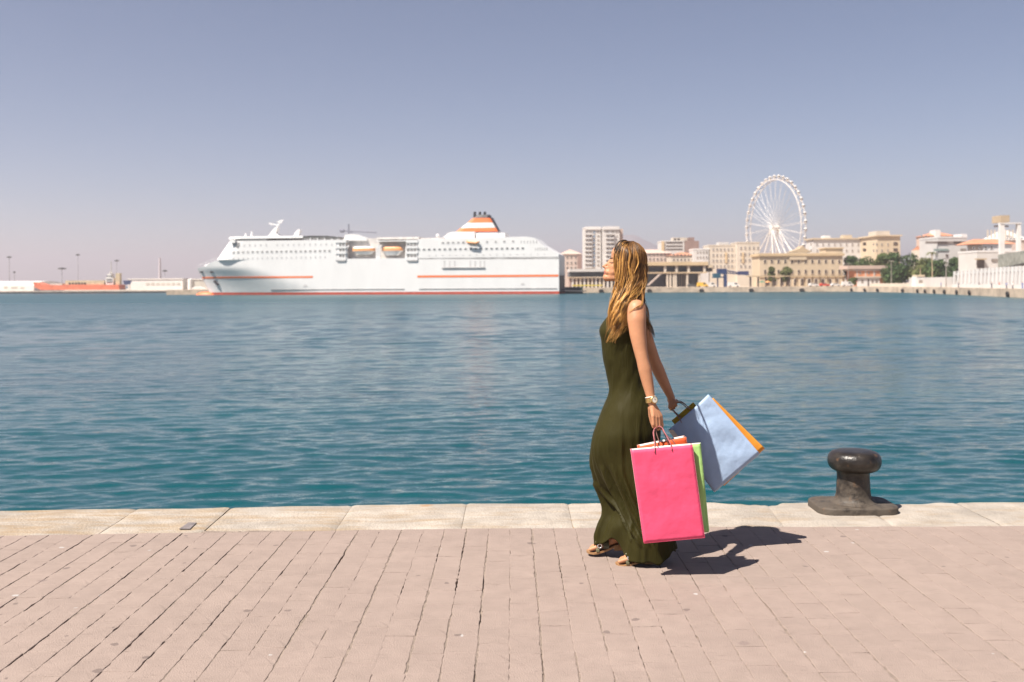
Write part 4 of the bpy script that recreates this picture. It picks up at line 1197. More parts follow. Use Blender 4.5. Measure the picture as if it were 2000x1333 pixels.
def arch_mesh(w, h, mg, mf):
    """an arched opening: stone surround proud of the wall, dark pane set back"""
    mb = MB(); n = 7; r = w / 2
    inner = [(-r, 0)] + [(-r * math.cos(math.pi * k / (n - 1)), h - r + r * math.sin(math.pi * k / (n - 1))) for k in range(n)] + [(r, 0)]
    outer = [(x * 1.28, z * 1.0 if z == 0 else z + 0.14 * w) for x, z in inner]
    v = [(x, -0.25, z) for x, z in inner] + [(x, -0.25, z) for x, z in outer] + [(x, 0.02, z) for x, z in outer] + [(x, -0.03, z) for x, z in inner]
    k = len(inner); fs = []
    for i in range(k - 1):
        fs += [(i, i + 1, k + i + 1, k + i), (k + i, k + i + 1, 2 * k + i + 1, 2 * k + i), (i + 1, i, 3 * k + i, 3 * k + i + 1)]
    mb.add(v, fs, 1)
    mb.add([(x, -0.03, z) for x, z in inner], [tuple(range(k))], 0)
    me = mb.mesh('arched_window'); me.materials.append(mg); me.materials.append(mf); return me
am = arch_mesh(4.0 * AD / FPX, 8.0 * AD / FPX, M['win'], M['pale_cream'])
for k in range(12):
    px = 1494 + 13.2 * k; p = W(px, 515.5, AD); inst(am, 'arched_window', ac, (p.x, AD - .001, p.z))
rm = win_mesh('window', 5.0 * AD / FPX, 8.6 * AD / FPX, M['win'], M['pale_cream'], .25)
for k in range(12):
    px = 1494 + 13.2 * k; p = W(px, 531.5, AD); inst(rm, 'window', ac, (p.x, AD - .001, p.z))
gm = arch_mesh(6.4 * AD / FPX, 13.5 * AD / FPX, M['win'], M['pale_cream'])
for k in range(11):
    px = 1500 + 13.4 * k; p = W(px, 558.5, AD); inst(gm, 'arched_doorway', ac, (p.x, AD - .001, max(p.z, CZ + .02)))
# --- raised gallery on columns along the quay
GD = 444
ga = thing('quay_gallery', 'narrow raised walkway on slim dark columns along the town quay', 'walkway', (W(1550, 560, GD).x, GD + 2, CZ))
extra(ga, 'deck', M['tan'], 1462, 1652, 538.4, 541.2, GD, GD, GD + 4)
for k in range(13):
    px = 1466 + 15.2 * k; extra(ga, 'column', M['win'] if k < 6 else M['tan'], px - 1.3, px + 1.3, 541.3, 562.5, GD + 1, GD + 1, GD + 1.8)
# --- blue quay crane
BD = 438
bc = thing('quay_crane', 'blue portal crane with its boom lowered along the town quay', 'crane', (W(1410, 562, BD).x, BD + 2, CZ))
M['crane_blue'] = mat('crane_blue', (0.018, 0.04, 0.11), 0.5, 0.2, 0.6); M['crane_teal'] = mat('crane_teal', (0.02, 0.085, 0.13), 0.5, 0.2, 0.6)
extra(bc, 'leg', M['crane_blue'], 1414.5, 1420, 536, 561.5, BD, BD, BD + 1.6); extra(bc, 'leg', M['crane_blue'], 1401, 1403, 543, 561.5, BD, BD, BD + .8)
extra(bc, 'leg', M['crane_blue'], 1401, 1403, 543, 561.5, BD + 5, BD + 5, BD + 5.8); extra(bc, 'leg', M['crane_blue'], 1414.5, 1419, 536, 561.5, BD + 5, BD + 5, BD + 6)
extra(bc, 'cross_beam', M['crane_blue'], 1396, 1420, 540.5, 543, BD, BD + 0.2, BD + 5.8)
extra(bc, 'cab', M['crane_teal'], 1394, 1407, 534.5, 543.5, BD, BD - .6, BD + 3)
extra(bc, 'machine_house', M['crane_blue'], 1404, 1420, 525.5, 535.8, BD, BD + .4, BD + 5)
bm_ = MB()
for y in (BD + 1, BD + 3.5):
    bm_.tube([W(1418, 529, y), W(1462, 536.5, y)], .3, 5); bm_.tube([W(1418, 534, y), W(1463, 537.5, y)], .25, 5)
    for k in range(8):
        f = k / 7; g = (k + .5) / 7.5
        bm_.tube([W(1418 + 44 * f, 529 + 7.5 * f, y), W(1418 + 44 * g, 534 + 3.5 * g, y)], .16, 4)
bm_.build('boom', M['crane_blue'], bc)
extra(bc, 'boom_head', mat('crane_navy', (0.04, 0.05, 0.12), .5), 1445, 1463, 530, 537.5, BD, BD + .6, BD + 4)
# --- ferris wheel
FD = 600
hub = W(1513, 446, FD)
yaw = R(71.4)
fw = thing('ferris_wheel', 'tall white ferris wheel with enclosed cabins rising behind the town', 'ferris wheel', (hub.x, FD, CZ))
M['wheel'] = mat('wheel_white', (0.66, 0.61, 0.56), 0.5, 0.05, 0.2)
RM = Matrix.Rotation(-yaw, 3, 'Z')
def wp(r, a, off=0.0): return hub + RM @ Vector((r * math.cos(a), off, r * math.sin(a)))
RW = 29.2
for off in (-1.5, 1.5):
    mb = MB(); n = 72; rings = []
    for k in range(n + 1):
        a = 2 * math.pi * k / n
        rings.append([wp(RW + dr, a, off + do) for dr, do in ((-.24, -.18), (.24, -.18), (.24, .18), (-.24, .18))])
    mb.rings(rings, cap=False); mb.build('rim', M['wheel'], fw)
mb = MB(); n = 72; rings = []
for k in range(n + 1):
    a = 2 * math.pi * k / n; rings.append([wp(RW + 2.0 + dr, a, do) for dr, do in ((-.13, -.13), (.13, -.13), (.13, .13), (-.13, .13))])
mb.rings(rings, cap=False); mb.build('outer_rim', M['wheel'], fw)
mb = MB()
for k in range(42):
    a = 2 * math.pi * k / 42; b_ = 2 * math.pi * (k + .5) / 42
    mb.tube([wp(RW, a, -1.5), wp(RW + 2, b_, 0)], .08, 4); mb.tube([wp(RW, a, 1.5), wp(RW + 2, b_, 0)], .08, 4); mb.tube([wp(RW, a, -1.5), wp(RW, b_, 1.5)], .08, 4)
mb.build('rim_bracing', M['wheel'], fw, kind='stuff')
for k in range(28):
    a = 2 * math.pi * (k + .3) / 28
    mb = MB()
    for off in (-1, 1): mb.tube([wp(1.2, a, off * 2.4), wp(RW - .3, a, off * 1.4)], .085, 4)
    mb.build('spoke', M['wheel'], fw)
mb = MB(); mb.tube([wp(0, 0, -2.8), wp(0, 0, 2.8)], [1.4, 1.4], 16); mb.build('hub', M['wheel'], fw)
for off in (-2.2, 2.2):
    for dx in (-27, -10, 10, 27):
        mb = MB(); foot = hub + RM @ Vector((dx, off * 3.2, 0)); foot.z = CZ
        mb.tube([wp(0, 0, off), foot], [.30, .42], 8); mb.build('leg', M['wheel'], fw)
mb = MB(); v = [hub + RM @ Vector((x, y, 0)) for x, y in ((-29, -9), (29, -9), (29, 9), (-29, 9))]
mb.prism([(p.x, p.y, CZ) for p in v], (0, 0, 1.2)); mb.build('platform', M['wheel'], fw)
gme = MB(); gme.lathe((0, 0, 0), [(.35, -2.2), (.85, -2.0), (.98, -1.5)], 10, 0); gme.lathe((0, 0, 0), [(.96, -1.498), (.96, -0.8)], 10, 1); gme.lathe((0, 0, 0), [(1.0, -0.798), (.8, -.35), (.2, -.15), (.1, 0.05)], 10, 0)
gm_ = gme.mesh('cabin'); gm_.materials.append(M['wheel']); gm_.materials.append(M['win'])
for k in range(42):
    a = 2 * math.pi * (k + .5) / 42; inst(gm_, 'cabin', fw, wp(RW + 2.0, a, 0) + Vector((0, 0, 0.9)), (0, 0, -yaw), (.98, .98, .98))
# --- orange brick kiosk building
KD = 440
kb, d = building('harbour_office', 'small harbour office with an orange brick upper floor over white arches', 1654, 1732, 526.5, KD, 10, M['brickred'], [(1680, 1680, 1, 534, 3.2, 5.0), (1696.5, 1720.5, 3, 534, 2.6, 5.0)], ('slab', 'pinkstone', 0.5), 'office')
extra(kb, 'eaves', M['rose'], 1655, 1733, 519.0, 526.2, KD, KD - .8, KD + 11)
extra(kb, 'balcony_deck', M['pale_cream'], 1672, 1733, 540.2, 543.0, KD - 2, KD - 2.2, KD - .02)
extra(kb, 'ground_floor', M['bright_white'], 1676, 1718, 543.2, 562.2, KD - 1.5, KD - 1.6, KD - .02)
extra(kb, 'doorway', M['win'], 1694.5, 1697, 545, 561.8, KD - 1.6, KD - 1.72, KD - 1.55)
for px in (1684, 1704, 1712): extra(kb, 'window', M['winlight'], px - 2, px + 2, 547, 553, KD - 1.6, KD - 1.72, KD - 1.55)
for k in range(4): extra(kb, 'pilaster', M['pinkstone'], 1672.5 + 16.5 * k, 1675.5 + 16.5 * k, 527, 540, KD, KD - .12, KD - .002)
# --- modern white museum
MD = 430
mu, d = building('modern_building', 'modern white building with a long loggia on its top floor behind the trees', 1796, 1889, 462.5, MD, 20, M['offwhite'], [], ('parapet', 'bright_white'), 'building')
extra(mu, 'loggia', M['winlight'], 1808, 1886, 471.5, 476.8, MD, MD - .25, MD + .3)
extra(mu, 'loggia_opening', M['win'], 1830, 1850, 472.5, 476.6, MD, MD - .4, MD); extra(mu, 'loggia_opening', M['win'], 1862, 1877, 472.0, 476.0, MD, MD - .4, MD)
extra(mu, 'window_band', mat('green_glass', (0.22, 0.27, 0.25), .3), 1824, 1852, 486.5, 491, MD, MD - .3, MD + .2)
extra(mu, 'window', M['winlight'], 1876, 1886, 486, 492, MD, MD - .3, MD + .2); extra(mu, 'ledge', M['tan'], 1873, 1886, 496.4, 498, MD, MD - .6, MD)
extra(mu, 'window', M['win'], 1847, 1851, 497, 501, MD, MD - .3, MD + .2)
extra(mu, 'roof_volume', M['bright_white'], 1878, 1889, 457.5, 463, MD + 1, MD + 1, MD + 9)
rr_, d = building('house', 'terracotta house with a bright dormer rising behind the modern white building', 1790, 1866, 451.5, 500, 14, M['rose'], [(1800, 1808, 2, 462, 3, 4), (1848, 1860, 2, 462, 3, 4)], ('hip', 'tile', 2.5), 'house')
extra(rr_, 'dormer', M['bright_white'], 1827, 1837, 449.5, 464, 498, 498, 505)
bh, d = building('house', 'low pale house with a red gable beside the big round headed trees', 1784, 1800, 480, 470, 12, M['pale_cream'], [(1790, 1796, 2, 500, 2, 4)], ('hip', 'tile', 2.0), 'house')
tl2, d = building('low_villa', 'pale villa with an orange tiled roof beside the white portal frame', 1890, 1976, 477.5, 410, 14, M['bright_white'], [(1902, 1936, 4, 484.5, 4, 5)], None or ('parapet', 'bright_white'), 'villa')
rfm = MB(); a = W(1893, 477.6, 412); b = W(1978, 477.6, 412); zt_ = W(1930, 466.5, 412).z
rfm.add([(a.x - .5, 409.3, a.z), (b.x + .5, 409.3, a.z), (b.x + .5, 424.5, a.z), (a.x - .5, 424.5, a.z), (a.x + 4, 417, zt_), (b.x - 4, 417, zt_)], [(3, 2, 1, 0), (0, 1, 5, 4), (1, 2, 5), (2, 3, 4, 5), (3, 0, 4)]); rfm.build('tiled_roof', M['tile'], tl2)
# big pale civic block with brown top
cv, d = building('civic_block', 'tall ribbed beige block with a square tan room on its hipped roof', 1912, 2010, 446, 520, 24, M['pinkstone'], [], ('hip', 'offwhite', 6.2), 'civic building')
for k in range(10): extra(cv, 'wall_rib', M['pale_cream'], 1928 + 7 * k, 1930 + 7 * k, 449.5, 466, 520, 519.6, 520.2)
extra(cv, 'roof_room', M['tan'], 1955, 1972, 421, 434.5, 530, 530, 540)
for px in (1944, 1960): extra(cv, 'roof_window', M['win'], px, px + 9, 440.5, 444, 521, 520.5, 522.5)
# ----- white portal frame of two pylons
pf = thing('portal_frame', 'tall plain white portal frame of two pylons and a beam over the promenade', 'portal frame', (W(1972, 560, 352).x, 353, CZ))
a = W(1952.5, 560, 352); b = W(1960.5, 438, 352); mb = MB(); mb.box(a.x, b.x, 351.4, 352.8, CZ, b.z); mb.build('pylon', M['bright_white'], pf)
a = W(1986.5, 560, 352); b = W(1992.5, 438, 352); mb = MB(); mb.box(a.x, b.x, 351.4, 352.8, CZ, b.z); mb.build('pylon', M['bright_white'], pf)
a = W(1952, 437.9, 352); b = W(1993, 435.6, 352); mb = MB(); mb.box(a.x, b.x, 351.2, 353.0, a.z + .01, b.z); mb.build('beam', M['bright_white'], pf)
# long white terminal hall behind the palm posts
hb, d = building('white_hall', 'low long white hall with a recessed porch behind the white posts', 1872, 2040, 489.5, 385, 16, M['offwhite'], [], ('parapet', 'bright_white'), 'hall')
extra(hb, 'porch', M['win'], 1908, 1922, 508, 524, 385, 384.8, 385.2); extra(hb, 'window', M['winlight'], 1936, 1952, 506, 511, 385, 384.7, 385.2); extra(hb, 'porch_roof', M['tan'], 1905, 1924, 505.5, 508, 384, 382.5, 384.9)
# glass footbridge
gb = thing('glass_footbridge', 'dark glass sided footbridge rising past the white portal frame', 'footbridge', (W(1985, 520, 300).x, 302, CZ))
g0, g1 = W(1961, 497, 318), W(1961, 524, 318); g2, g3 = W(2050, 484, 285), W(2050, 506, 285)
mb = MB(); mb.hexa([g1, g3, g3 + Vector((0, 4, 0)), g1 + Vector((0, 4, 0)), g0, g2, g2 + Vector((0, 4, 0)), g0 + Vector((0, 4, 0))]); mb.build('glass_side', mat('smoked_glass', (0.24, 0.25, 0.22), .25, .3, .6), gb)
for k in range(9):
    f = k / 8; p = g0.lerp(g2, f); q = g1.lerp(g3, f); mb = MB(); mb.hexa([q + Vector((-.15, -.15, 0)), q + Vector((.15, -.15, 0)), q + Vector((.15, 0, 0)), q + Vector((-.15, 0, 0)), p + Vector((-.15, -.15, 0)), p + Vector((.15, -.15, 0)), p + Vector((.15, 0, 0)), p + Vector((-.15, 0, 0))]); mb.build('mullion', M['winlight'], gb)
mb = MB(); mb.hexa([g1 + Vector((0, -.4, -.5)), g3 + Vector((0, -.4, -.5)), g3 + Vector((0, 4.4, -.5)), g1 + Vector((0, 4.4, -.5)), g1 + Vector((0, -.4, -.01)), g3 + Vector((0, -.4, -.01)), g3 + Vector((0, 4.4, -.01)), g1 + Vector((0, 4.4, -.01))]); mb.build('deck', M['awning'], gb)
for p in (g1.lerp(g3, 0.02), g1.lerp(g3, .45)): 
    mb = MB(); mb.box(p.x - .5, p.x + .5, p.y + 1, p.y + 2, CZ, p.z - .52); mb.build('pier', M['offwhite'], gb)
# --- promenade: row of white posts that stands along the quay towards us
def edge_at(px, off):
    """a point on the promenade, off metres behind the quay edge, in the view line of px"""
    t = unroll(px, 565)[0] / FPX
    for i in range(len(town_edge) - 1):
        (xa, ya), (xb, yb) = town_edge[i], town_edge[i + 1]
        den = (xb - xa) - t * (yb - ya)
        if abs(den) < 1e-9: continue
        s = (t * ya - xa) / den
        if 0 <= s <= 1: D = ya + s * (yb - ya); return t * (D + off), D + off
    return t * 400, 400.0
pg = thing('pergola', 'row of tall white slanting posts of the promenade pergola', 'pergola', (*edge_at(1920, 14), CZ))
pts = []
for k in range(19):
    px = 1864 + 7.6 * k
    x, y = edge_at(px, 13)
    top = W(px, np.interp(px, [1864, 1910, 1960, 2000], [530.5, 525.5, 522, 520]), y).z
    mb = MB(); mb.hexa([(x - .32, y - .5, CZ), (x + .32, y - .5, CZ), (x + .32, y + .5, CZ), (x - .32, y + .5, CZ), (x - .26, y - .9, top), (x + .26, y - .9, top), (x + .26, y + .1, top), (x - .26, y + .1, top)]); mb.build('post', M['bright_white'], pg)
    pts.append((x, y, top))
for (xa, ya, za), (xb, yb, zb_) in zip(pts[:-1], pts[1:]):
    mb = MB(); mb.hexa([(xa, ya - .3, za - 1.2), (xb, yb - .3, zb_ - 1.2), (xb, yb, zb_ - 1.2), (xa, ya, za - 1.2), (xa, ya - .3, za - .9), (xb, yb - .3, zb_ - .9), (xb, yb, zb_ - .9), (xa, ya, za - .9)]); mb.build('rail', M['bright_white'], pg)
# low promenade walls and kiosk
def wall_run(name, label, px0, px1, off, hgt, m, th=0.4, n=8, slope=None, post=0):
    t = thing(name, label, 'wall', (*edge_at((px0 + px1) / 2, off), CZ))
    P = [edge_at(px0 + (px1 - px0) * k / n, off) for k in range(n + 1)]
    for a, b in zip(P[:-1], P[1:]):
        mb = MB(); mb.hexa([(a[0], a[1], CZ), (b[0], b[1], CZ), (b[0], b[1] + th, CZ), (a[0], a[1] + th, CZ), (a[0], a[1], CZ + hgt), (b[0], b[1], CZ + hgt), (b[0], b[1] + th, CZ + hgt), (a[0], a[1] + th, CZ + hgt)]); mb.build('wall_panel', m, t)
    return t
wall_run('promenade_wall', 'white promenade wall under the dark green trees', 1776, 1864, 22, 3.4, M['offwhite'])
wall_run('promenade_wall', 'low cream wall along the quay below the white posts', 1860, 1998, 9, 1.1, M['bright_white'], n=12)
wall_run('promenade_wall', 'low cream quay parapet in front of the harbour office', 1700, 1776, 8, 1.3, M['pale_cream'])
ks = thing('kiosk', 'square white kiosk with a cream flat roof in front of the trees', 'kiosk', (*edge_at(1794, 18), CZ))
x, y = edge_at(1794, 18); hw = 9 * y / FPX
mb = MB(); mb.box(x - hw, x + hw, y - 2, y + 2, CZ, W(1794, 541, y).z); mb.build('wall', M['bright_white'], ks)
mb = MB(); mb.box(x - hw * .85, x + hw * .85, y - 2.2, y + 2.2, W(1794, 540.9, y).z, W(1794, 537.5, y).z); mb.build('roof', M['cream'], ks)
mb = MB(); mb.box(x - hw * .4, x + hw * .4, y - 2.06, y - 1.9, CZ + 1.4, CZ + 2.6); mb.build('hatch', M['winlight'], ks)
# --- trees
def leaf_mat(name, c, c2):
    return mat(name, c, 0.7, 0.3, 0.35, col2=c2, island=0.25, spec=0.3)
M['leaf_dark'] = leaf_mat('leaf_dark', (0.022, 0.048, 0.014), (0.050, 0.085, 0.022))
M['leaf_mid'] = leaf_mat('leaf_mid', (0.038, 0.068, 0.018), (0.080, 0.110, 0.032))
M['leaf_olive'] = leaf_mat('leaf_olive', (0.060, 0.078, 0.020), (0.115, 0.120, 0.038))
M['bark'] = mat('bark', (0.12, 0.09, 0.06), 0.9, 0.3, 2)
def tree(label, px, pt, pb, wpx, D, m, seed, name='broadleaf_tree', ls=0.55):
    rgt = random.Random(seed)
    c = W(px, pb, D); H = (W(px, pt, D).z - CZ) * 1.03; Wd = wpx * 1.25 * D / FPX
    t = thing(name, label, 'tree', (c.x, D, CZ), 'trees behind the promenade')
    tr = MB(); tr.tube([(c.x, D, CZ), (c.x + .1, D, CZ + H * .35), (c.x, D + .1, CZ + H * .6)], [.32, .24, .12], 7)
    for k in range(5):
        a = rgt.uniform(0, 6.28); tr.tube([(c.x, D, CZ + H * (.3 + .05 * k)), (c.x + math.cos(a) * Wd * .3, D + math.sin(a) * Wd * .3, CZ + H * (.6 + .06 * k))], [.14, .05], 5)
    tr.build('trunk', M['bark'], t)
    blobs = []
    for k in range(10):
        a = rgt.uniform(0, 6.28); rr = rgt.uniform(.05, .34) * Wd; zz = CZ + H * rgt.uniform(.25, .86)
        s = (1 - abs((zz - CZ) / H - .5) * .8) * Wd * rgt.uniform(.25, .36)
        blobs.append((Vector((c.x + rr * math.cos(a), D + rr * math.sin(a), zz)), s))
    cr = MB()
    for k in range(2100):
        b, s = rgt.choice(blobs)
        d = Vector((rgt.gauss(0, 1), rgt.gauss(0, 1), rgt.gauss(0, 1))).normalized()
        p = b + Vector((d.x, d.y, d.z * .8)) * s * rgt.uniform(.6, 1.08)
        if p.z > CZ + H or p.z < CZ + H * .12: continue
        n = (d + Vector((rgt.gauss(0, .6), rgt.gauss(0, .6), rgt.gauss(0, .6)))).normalized(); a1 = n.orthogonal().normalized(); a2 = n.cross(a1)
        q = ls * rgt.uniform(.5, 1.2)
        cr.add([p + a1 * q, p + a2 * q * .7 + n * q * .15, p - a1 * q, p - a2 * q * .7 + n * q * .1], [(0, 1, 2, 3)])
    cr.build('crown', m, t)
tree('tall round headed dark tree, the highest of the clump by the modern building', 1768, 487, 560, 52, 432, M['leaf_dark'], 1, ls=.6)
tree('dark tree between the harbour office and the tallest round tree', 1738, 495, 560, 36, 438, M['leaf_mid'], 2)
tree('broad olive green tree right behind the white promenade wall', 1800, 506, 560, 46, 425, M['leaf_olive'], 3)
tree('bushy dark tree behind the palm in front of the modern building', 1832, 508, 560, 40, 420, M['leaf_dark'], 4)
tree('dark rounded tree at the head of the row of white posts', 1866, 502, 558, 36, 405, M['leaf_dark'], 5)
tree('olive tree above the roof of the harbour office', 1722, 498, 545, 42, 462, M['leaf_olive'], 6)
tree('pale green tree over the middle of the harbour office roof', 1690, 495, 545, 42, 464, M['leaf_mid'], 7)
tree('small dark tree against the arcaded building end wall', 1664, 500, 545, 36, 468, M['leaf_dark'], 8)
tree('low shaded tree under the tallest round tree', 1756, 520, 562, 44, 428, M['leaf_dark'], 9)
tree('small olive tree beside the kiosk', 1815, 522, 560, 40, 416, M['leaf_mid'], 10)
tree('bush like tree at the corner of the harbour office', 1664, 540, 562, 15, 434, M['leaf_olive'], 11, ls=.35)
tree('thin leafy tree before the arcaded building', 1508, 516, 545, 14, 452, M['leaf_olive'], 12, ls=.4)
tree('thin violet shaded tree by the gallery columns', 1536, 518, 548, 20, 452, M['leaf_olive'], 13, ls=.4)
def palm(label, px, pt, D, seed, spread=2.6):
    rgt = random.Random(seed); top = W(px, pt, D)
    t = thing('palm_tree', label, 'palm', (top.x, D, CZ), 'palms along the promenade')
    mb = MB(); mb.tube([(top.x, D, CZ), (top.x + .15, D, (CZ + top.z) / 2), (top.x, D, top.z)], [.28, .2, .18], 8); mb.build('trunk', M['tan'], t)
    for k in range(13):
        a = k * 2.4; up = rgt.uniform(.2, 1.1)
        d = Vector((math.cos(a), math.sin(a), 0)); s = Vector((-d.y, d.x, 0)); mb = MB(); rr = []
        for j in range(6):
            f = j / 5; p = Vector((top.x, D, top.z)) + d * spread * f + Vector((0, 0, up * 1.6 * f - 2.1 * f * f)); w = .32 * (1 - f * .75)
            rr.append([p + s * w - Vector((0, 0, .16)), p, p - s * w - Vector((0, 0, .16))])
        mb.rings(rr, cap=False, closed=False); mb.build('frond', M['leaf_olive'], t)
palm('slim tall palm rising in front of the modern white building', 1820, 494, 408, 1)
palm('short palm beside the broad olive green tree', 1797, 519, 410, 2, 2.0)
# --- street lamps
def lamp(px, pt, off, label):
    x, y = edge_at(px, off); z = W(px, pt, y).z
    t = thing('street_lamp', label, 'street lamp', (x, y, CZ), 'street lamps along the promenade')
    mb = MB(); mb.tube([(x, y, CZ), (x, y, z)], [.2, .11], 8); mb.build('pole', M['winlight'], t)
    mb = MB(); mb.tube([(x - .9, y, z - .1), (x, y, z), (x + .9, y, z - .1)], .1, 6); mb.box(x - 1.2, x - .6, y - .15, y + .15, z - .3, z - .12); mb.box(x + .6, x + 1.2, y - .15, y + .15, z - .3, z - .12); mb.build('lamp_head', M['winlight'], t)
lamp(1741, 510, 14, 'street lamp between the harbour office and the tallest round tree')
lamp(1848, 505, 12, 'street lamp between the palm and the row of white posts')
lamp(1657, 515, 12, 'street lamp at the corner of the harbour office by the arcaded building')
# --- fenders on the quay wall
M['rubber'] = mat('rubber', (0.02, 0.02, 0.02), 0.8)
fe = MB(); n = 12
for k in range(n):
    pass
fr = []
for k in range(n + 1):
    a = 2 * math.pi * k / n
    fr.append([((.62 + .26 * math.cos(b)) * math.cos(a), -.26 + .26 * math.sin(b), (.62 + .26 * math.cos(b)) * math.sin(a)) for b in [2 * math.pi * j / 7 for j in range(7)]])
fe.rings(fr, cap=False); fme = fe.mesh('tyre_fender', smooth=True); fme.materials.append(M['rubber'])
FEND = ['black tyre fender on the quay wall beside the dark green pontoon', 'black tyre fender below the concrete piles of the pier shed', 'black tyre fender below the stair flight of the ferry terminal', 'black tyre fender below the yellow van by the blue crane', 'black tyre fender below the first column of the raised gallery',
 'black tyre fender below the doorway arch in the middle of the arcaded building', 'black tyre fender below the white van at the foot of the harbour office', 'black tyre fender below the white arches of the harbour office', 'black tyre fender below the street lamp past the harbour office', 'black tyre fender below the tallest round headed tree',
 'black tyre fender just below the square white kiosk', 'black tyre fender between the kiosk and the tall palm', 'black tyre fender below the tall slim palm', 'black tyre fender below the street lamp by the first white post', 'black tyre fender below the start of the row of white posts', 'black tyre fender below the middle of the row of white posts', 'black tyre fender below the gap between the two tall white pylons']
for i, px in enumerate((1128, 1174, 1268, 1370, 1467, 1566, 1664, 1690, 1715, 1764, 1793, 1808, 1826, 1846, 1870, 1895, 1970)):
    x, y = edge_at(px, 0)
    o = bpy.data.objects.new('tyre_fender', fme); COL.objects.link(o)
    dx = Vector((edge_at(px + 2, 0)[0] - edge_at(px - 2, 0)[0], edge_at(px + 2, 0)[1] - edge_at(px - 2, 0)[1], 0)).normalized()
    o.location = (x + dx.y * .06, y - dx.x * .06, -1.75); o.rotation_euler = (0, 0, math.atan2(dx.y, dx.x)); o.scale = (1.25, 1, .85)
    tag(o, FEND[i], 'fender', 'tyre fenders along the town quay')
# --- parked cars and vans
M['tyre'] = M['rubber']
def car(label, px, off, col, van=False, name='parked_car', long=4.3):
    x, y = edge_at(px, off)
    t = thing(name, label, 'van' if van else 'car', (x, y, CZ), 'vehicles parked on the town quay')
    hh = 2.1 if van else 1.45; L = long / 2
    mb = MB()
    pr = [(-L, .35), (-L, .95), (-L * .95, 1.0)] + ([(-L * .93, hh), (L * .45, hh), (L * .72, 1.15)] if van else [(-L * .62, hh), (L * .2, hh), (L * .5, 1.0)]) + [(L * .97, .85), (L, .35)]
    mb.prism([(x + a, y - .85, CZ + b) for a, b in pr][::-1], (0, 1.7, 0)); mb.build('body', col, t)
    mb = MB(); q = [(-L * .6, 1.0), (-L * .5, hh - .12), (L * .18, hh - .12), (L * .4, 1.0)] if not van else [(L * .1, 1.1), (L * .1, hh - .25), (L * .42, hh - .25), (L * .62, 1.15)]
    mb.prism([(x + a, y - .87, CZ + b) for a, b in q][::-1], (0, 1.74, 0)); mb.build('window', M['dark_glass'], t)
    for sx in (-.62, .62):
        for sy in (-.86, .62):
            mb = MB(); mb.tube([(x + L * sx, y + sy, CZ + .33), (x + L * sx, y + sy + .24, CZ + .33)], .33, 12); mb.build('wheel', M['rubber'], t)
cw = M['bright_white']; cred = mat('car_red', (0.5, 0.06, 0.04), .35); cblk = mat('car_grey', (0.08, 0.085, 0.09), .3); cyel = mat('van_yellow', (0.7, 0.42, 0.06), .4)
car('white van parked under the gallery columns', 1433, 7, cw, True, 'parked_van', 5.2)
car('red car parked in front of the arched doorways', 1610, 6, cred)
car('white car parked just before the red car', 1589, 6, cw)
car('white car parked between the red car and the harbour office', 1632, 6, cw)
car('grey car parked in the dark bay of the ferry terminal', 1352, 12, cblk)
car('yellow van parked beside the blue crane legs', 1372, 5, cyel, True, 'parked_van', 4.8)
car('white van parked at the foot of the harbour office', 1655, 6, cw, True, 'parked_van', 5.0)
car('white van parked next to the blue crane', 1388, 8, cw, True, 'parked_van', 5.0)
# cafe parasols by the gallery
def parasol(label, px, off, m, h=2.5):
    x, y = edge_at(px, off); t = thing('parasol', label, 'parasol', (x, y, CZ))
    mb = MB(); mb.tube([(x, y, CZ), (x, y, CZ + h)], .05, 6); mb.build('pole', M['winlight'], t)
    mb = MB(); mb.lathe((x, y, CZ + h), [(1.6, -.55), (1.0, -.25), (.03, .1)], 8); mb.build('canopy', m, t)
parasol('closed looking dark green parasol beside a gallery column', 1489, 6, mat('parasol_green', (0.02, 0.14, 0.08), .7))
parasol('orange parasol beside the dark green one', 1499, 6, M['lb_orange'])
# --- people on the promenade (far away, a few pixels tall)
def small_person(label, px, off, shirt, trousers, stride, seed):
    x, y = edge_at(px, off)
    mb = MB(); c = mb.capsule; s = stride
    c((x - s, y - .05, CZ + .06), (x - .02, y - .08, CZ + .86), .065, .1, 8); c((x + s, y + .05, CZ + .06), (x + .02, y + .08, CZ + .86), .065, .1, 8)
    c((x - s - .08, y - .05, CZ + .05), (x - s + .08, y - .05, CZ + .05), .05, None, 8); c((x + s - .08, y + .05, CZ + .05), (x + s + .08, y + .05, CZ + .05), .05, None, 8)
    c((x, y, CZ + .88), (x, y, CZ + 1.35), .15, .17, 10); c((x, y - .17, CZ + 1.38), (x, y + .17, CZ + 1.38), .08, None, 8)
    c((x, y - .22, CZ + 1.36), (x + .06, y - .27, CZ + .85), .055, .04, 8); c((x, y + .22, CZ + 1.36), (x - .06, y + .27, CZ + .85), .055, .04, 8)
    c((x, y, CZ + 1.4), (x, y, CZ + 1.52), .055, None, 8); mb.ellipsoid((x - .01, y, CZ + 1.62), (.1, .085, .12), None, 12, 8)
    o = mb.build('person', [shirt, trousers, M['skin_far'], M['hair_far']], origin=(x, y, CZ))
    r = o.modifiers.new('join', 'REMESH'); r.mode = 'VOXEL'; r.voxel_size = .035
    bpy.context.view_layer.update()
    me = bpy.data.meshes.new_from_object(o.evaluated_get(bpy.context.evaluated_depsgraph_get()))
    o.modifiers.clear(); o.data = me
    mi = []
    for f in me.polygons:
        z = f.center.z; mi.append(1 if z < .88 else 0 if z < 1.42 and not (abs(f.center.y) > .2 and z < 1.15) else 3 if z > 1.66 or (z > 1.58 and f.center.x > .03) else 2)
    if len(me.materials) < 4:
        me.materials.clear(); [me.materials.append(q) for q in (shirt, trousers, M['skin_far'], M['hair_far'])]
    me.polygons.foreach_set('material_index', mi)
    tag(o, label, 'person', 'people strolling on the far promenade')
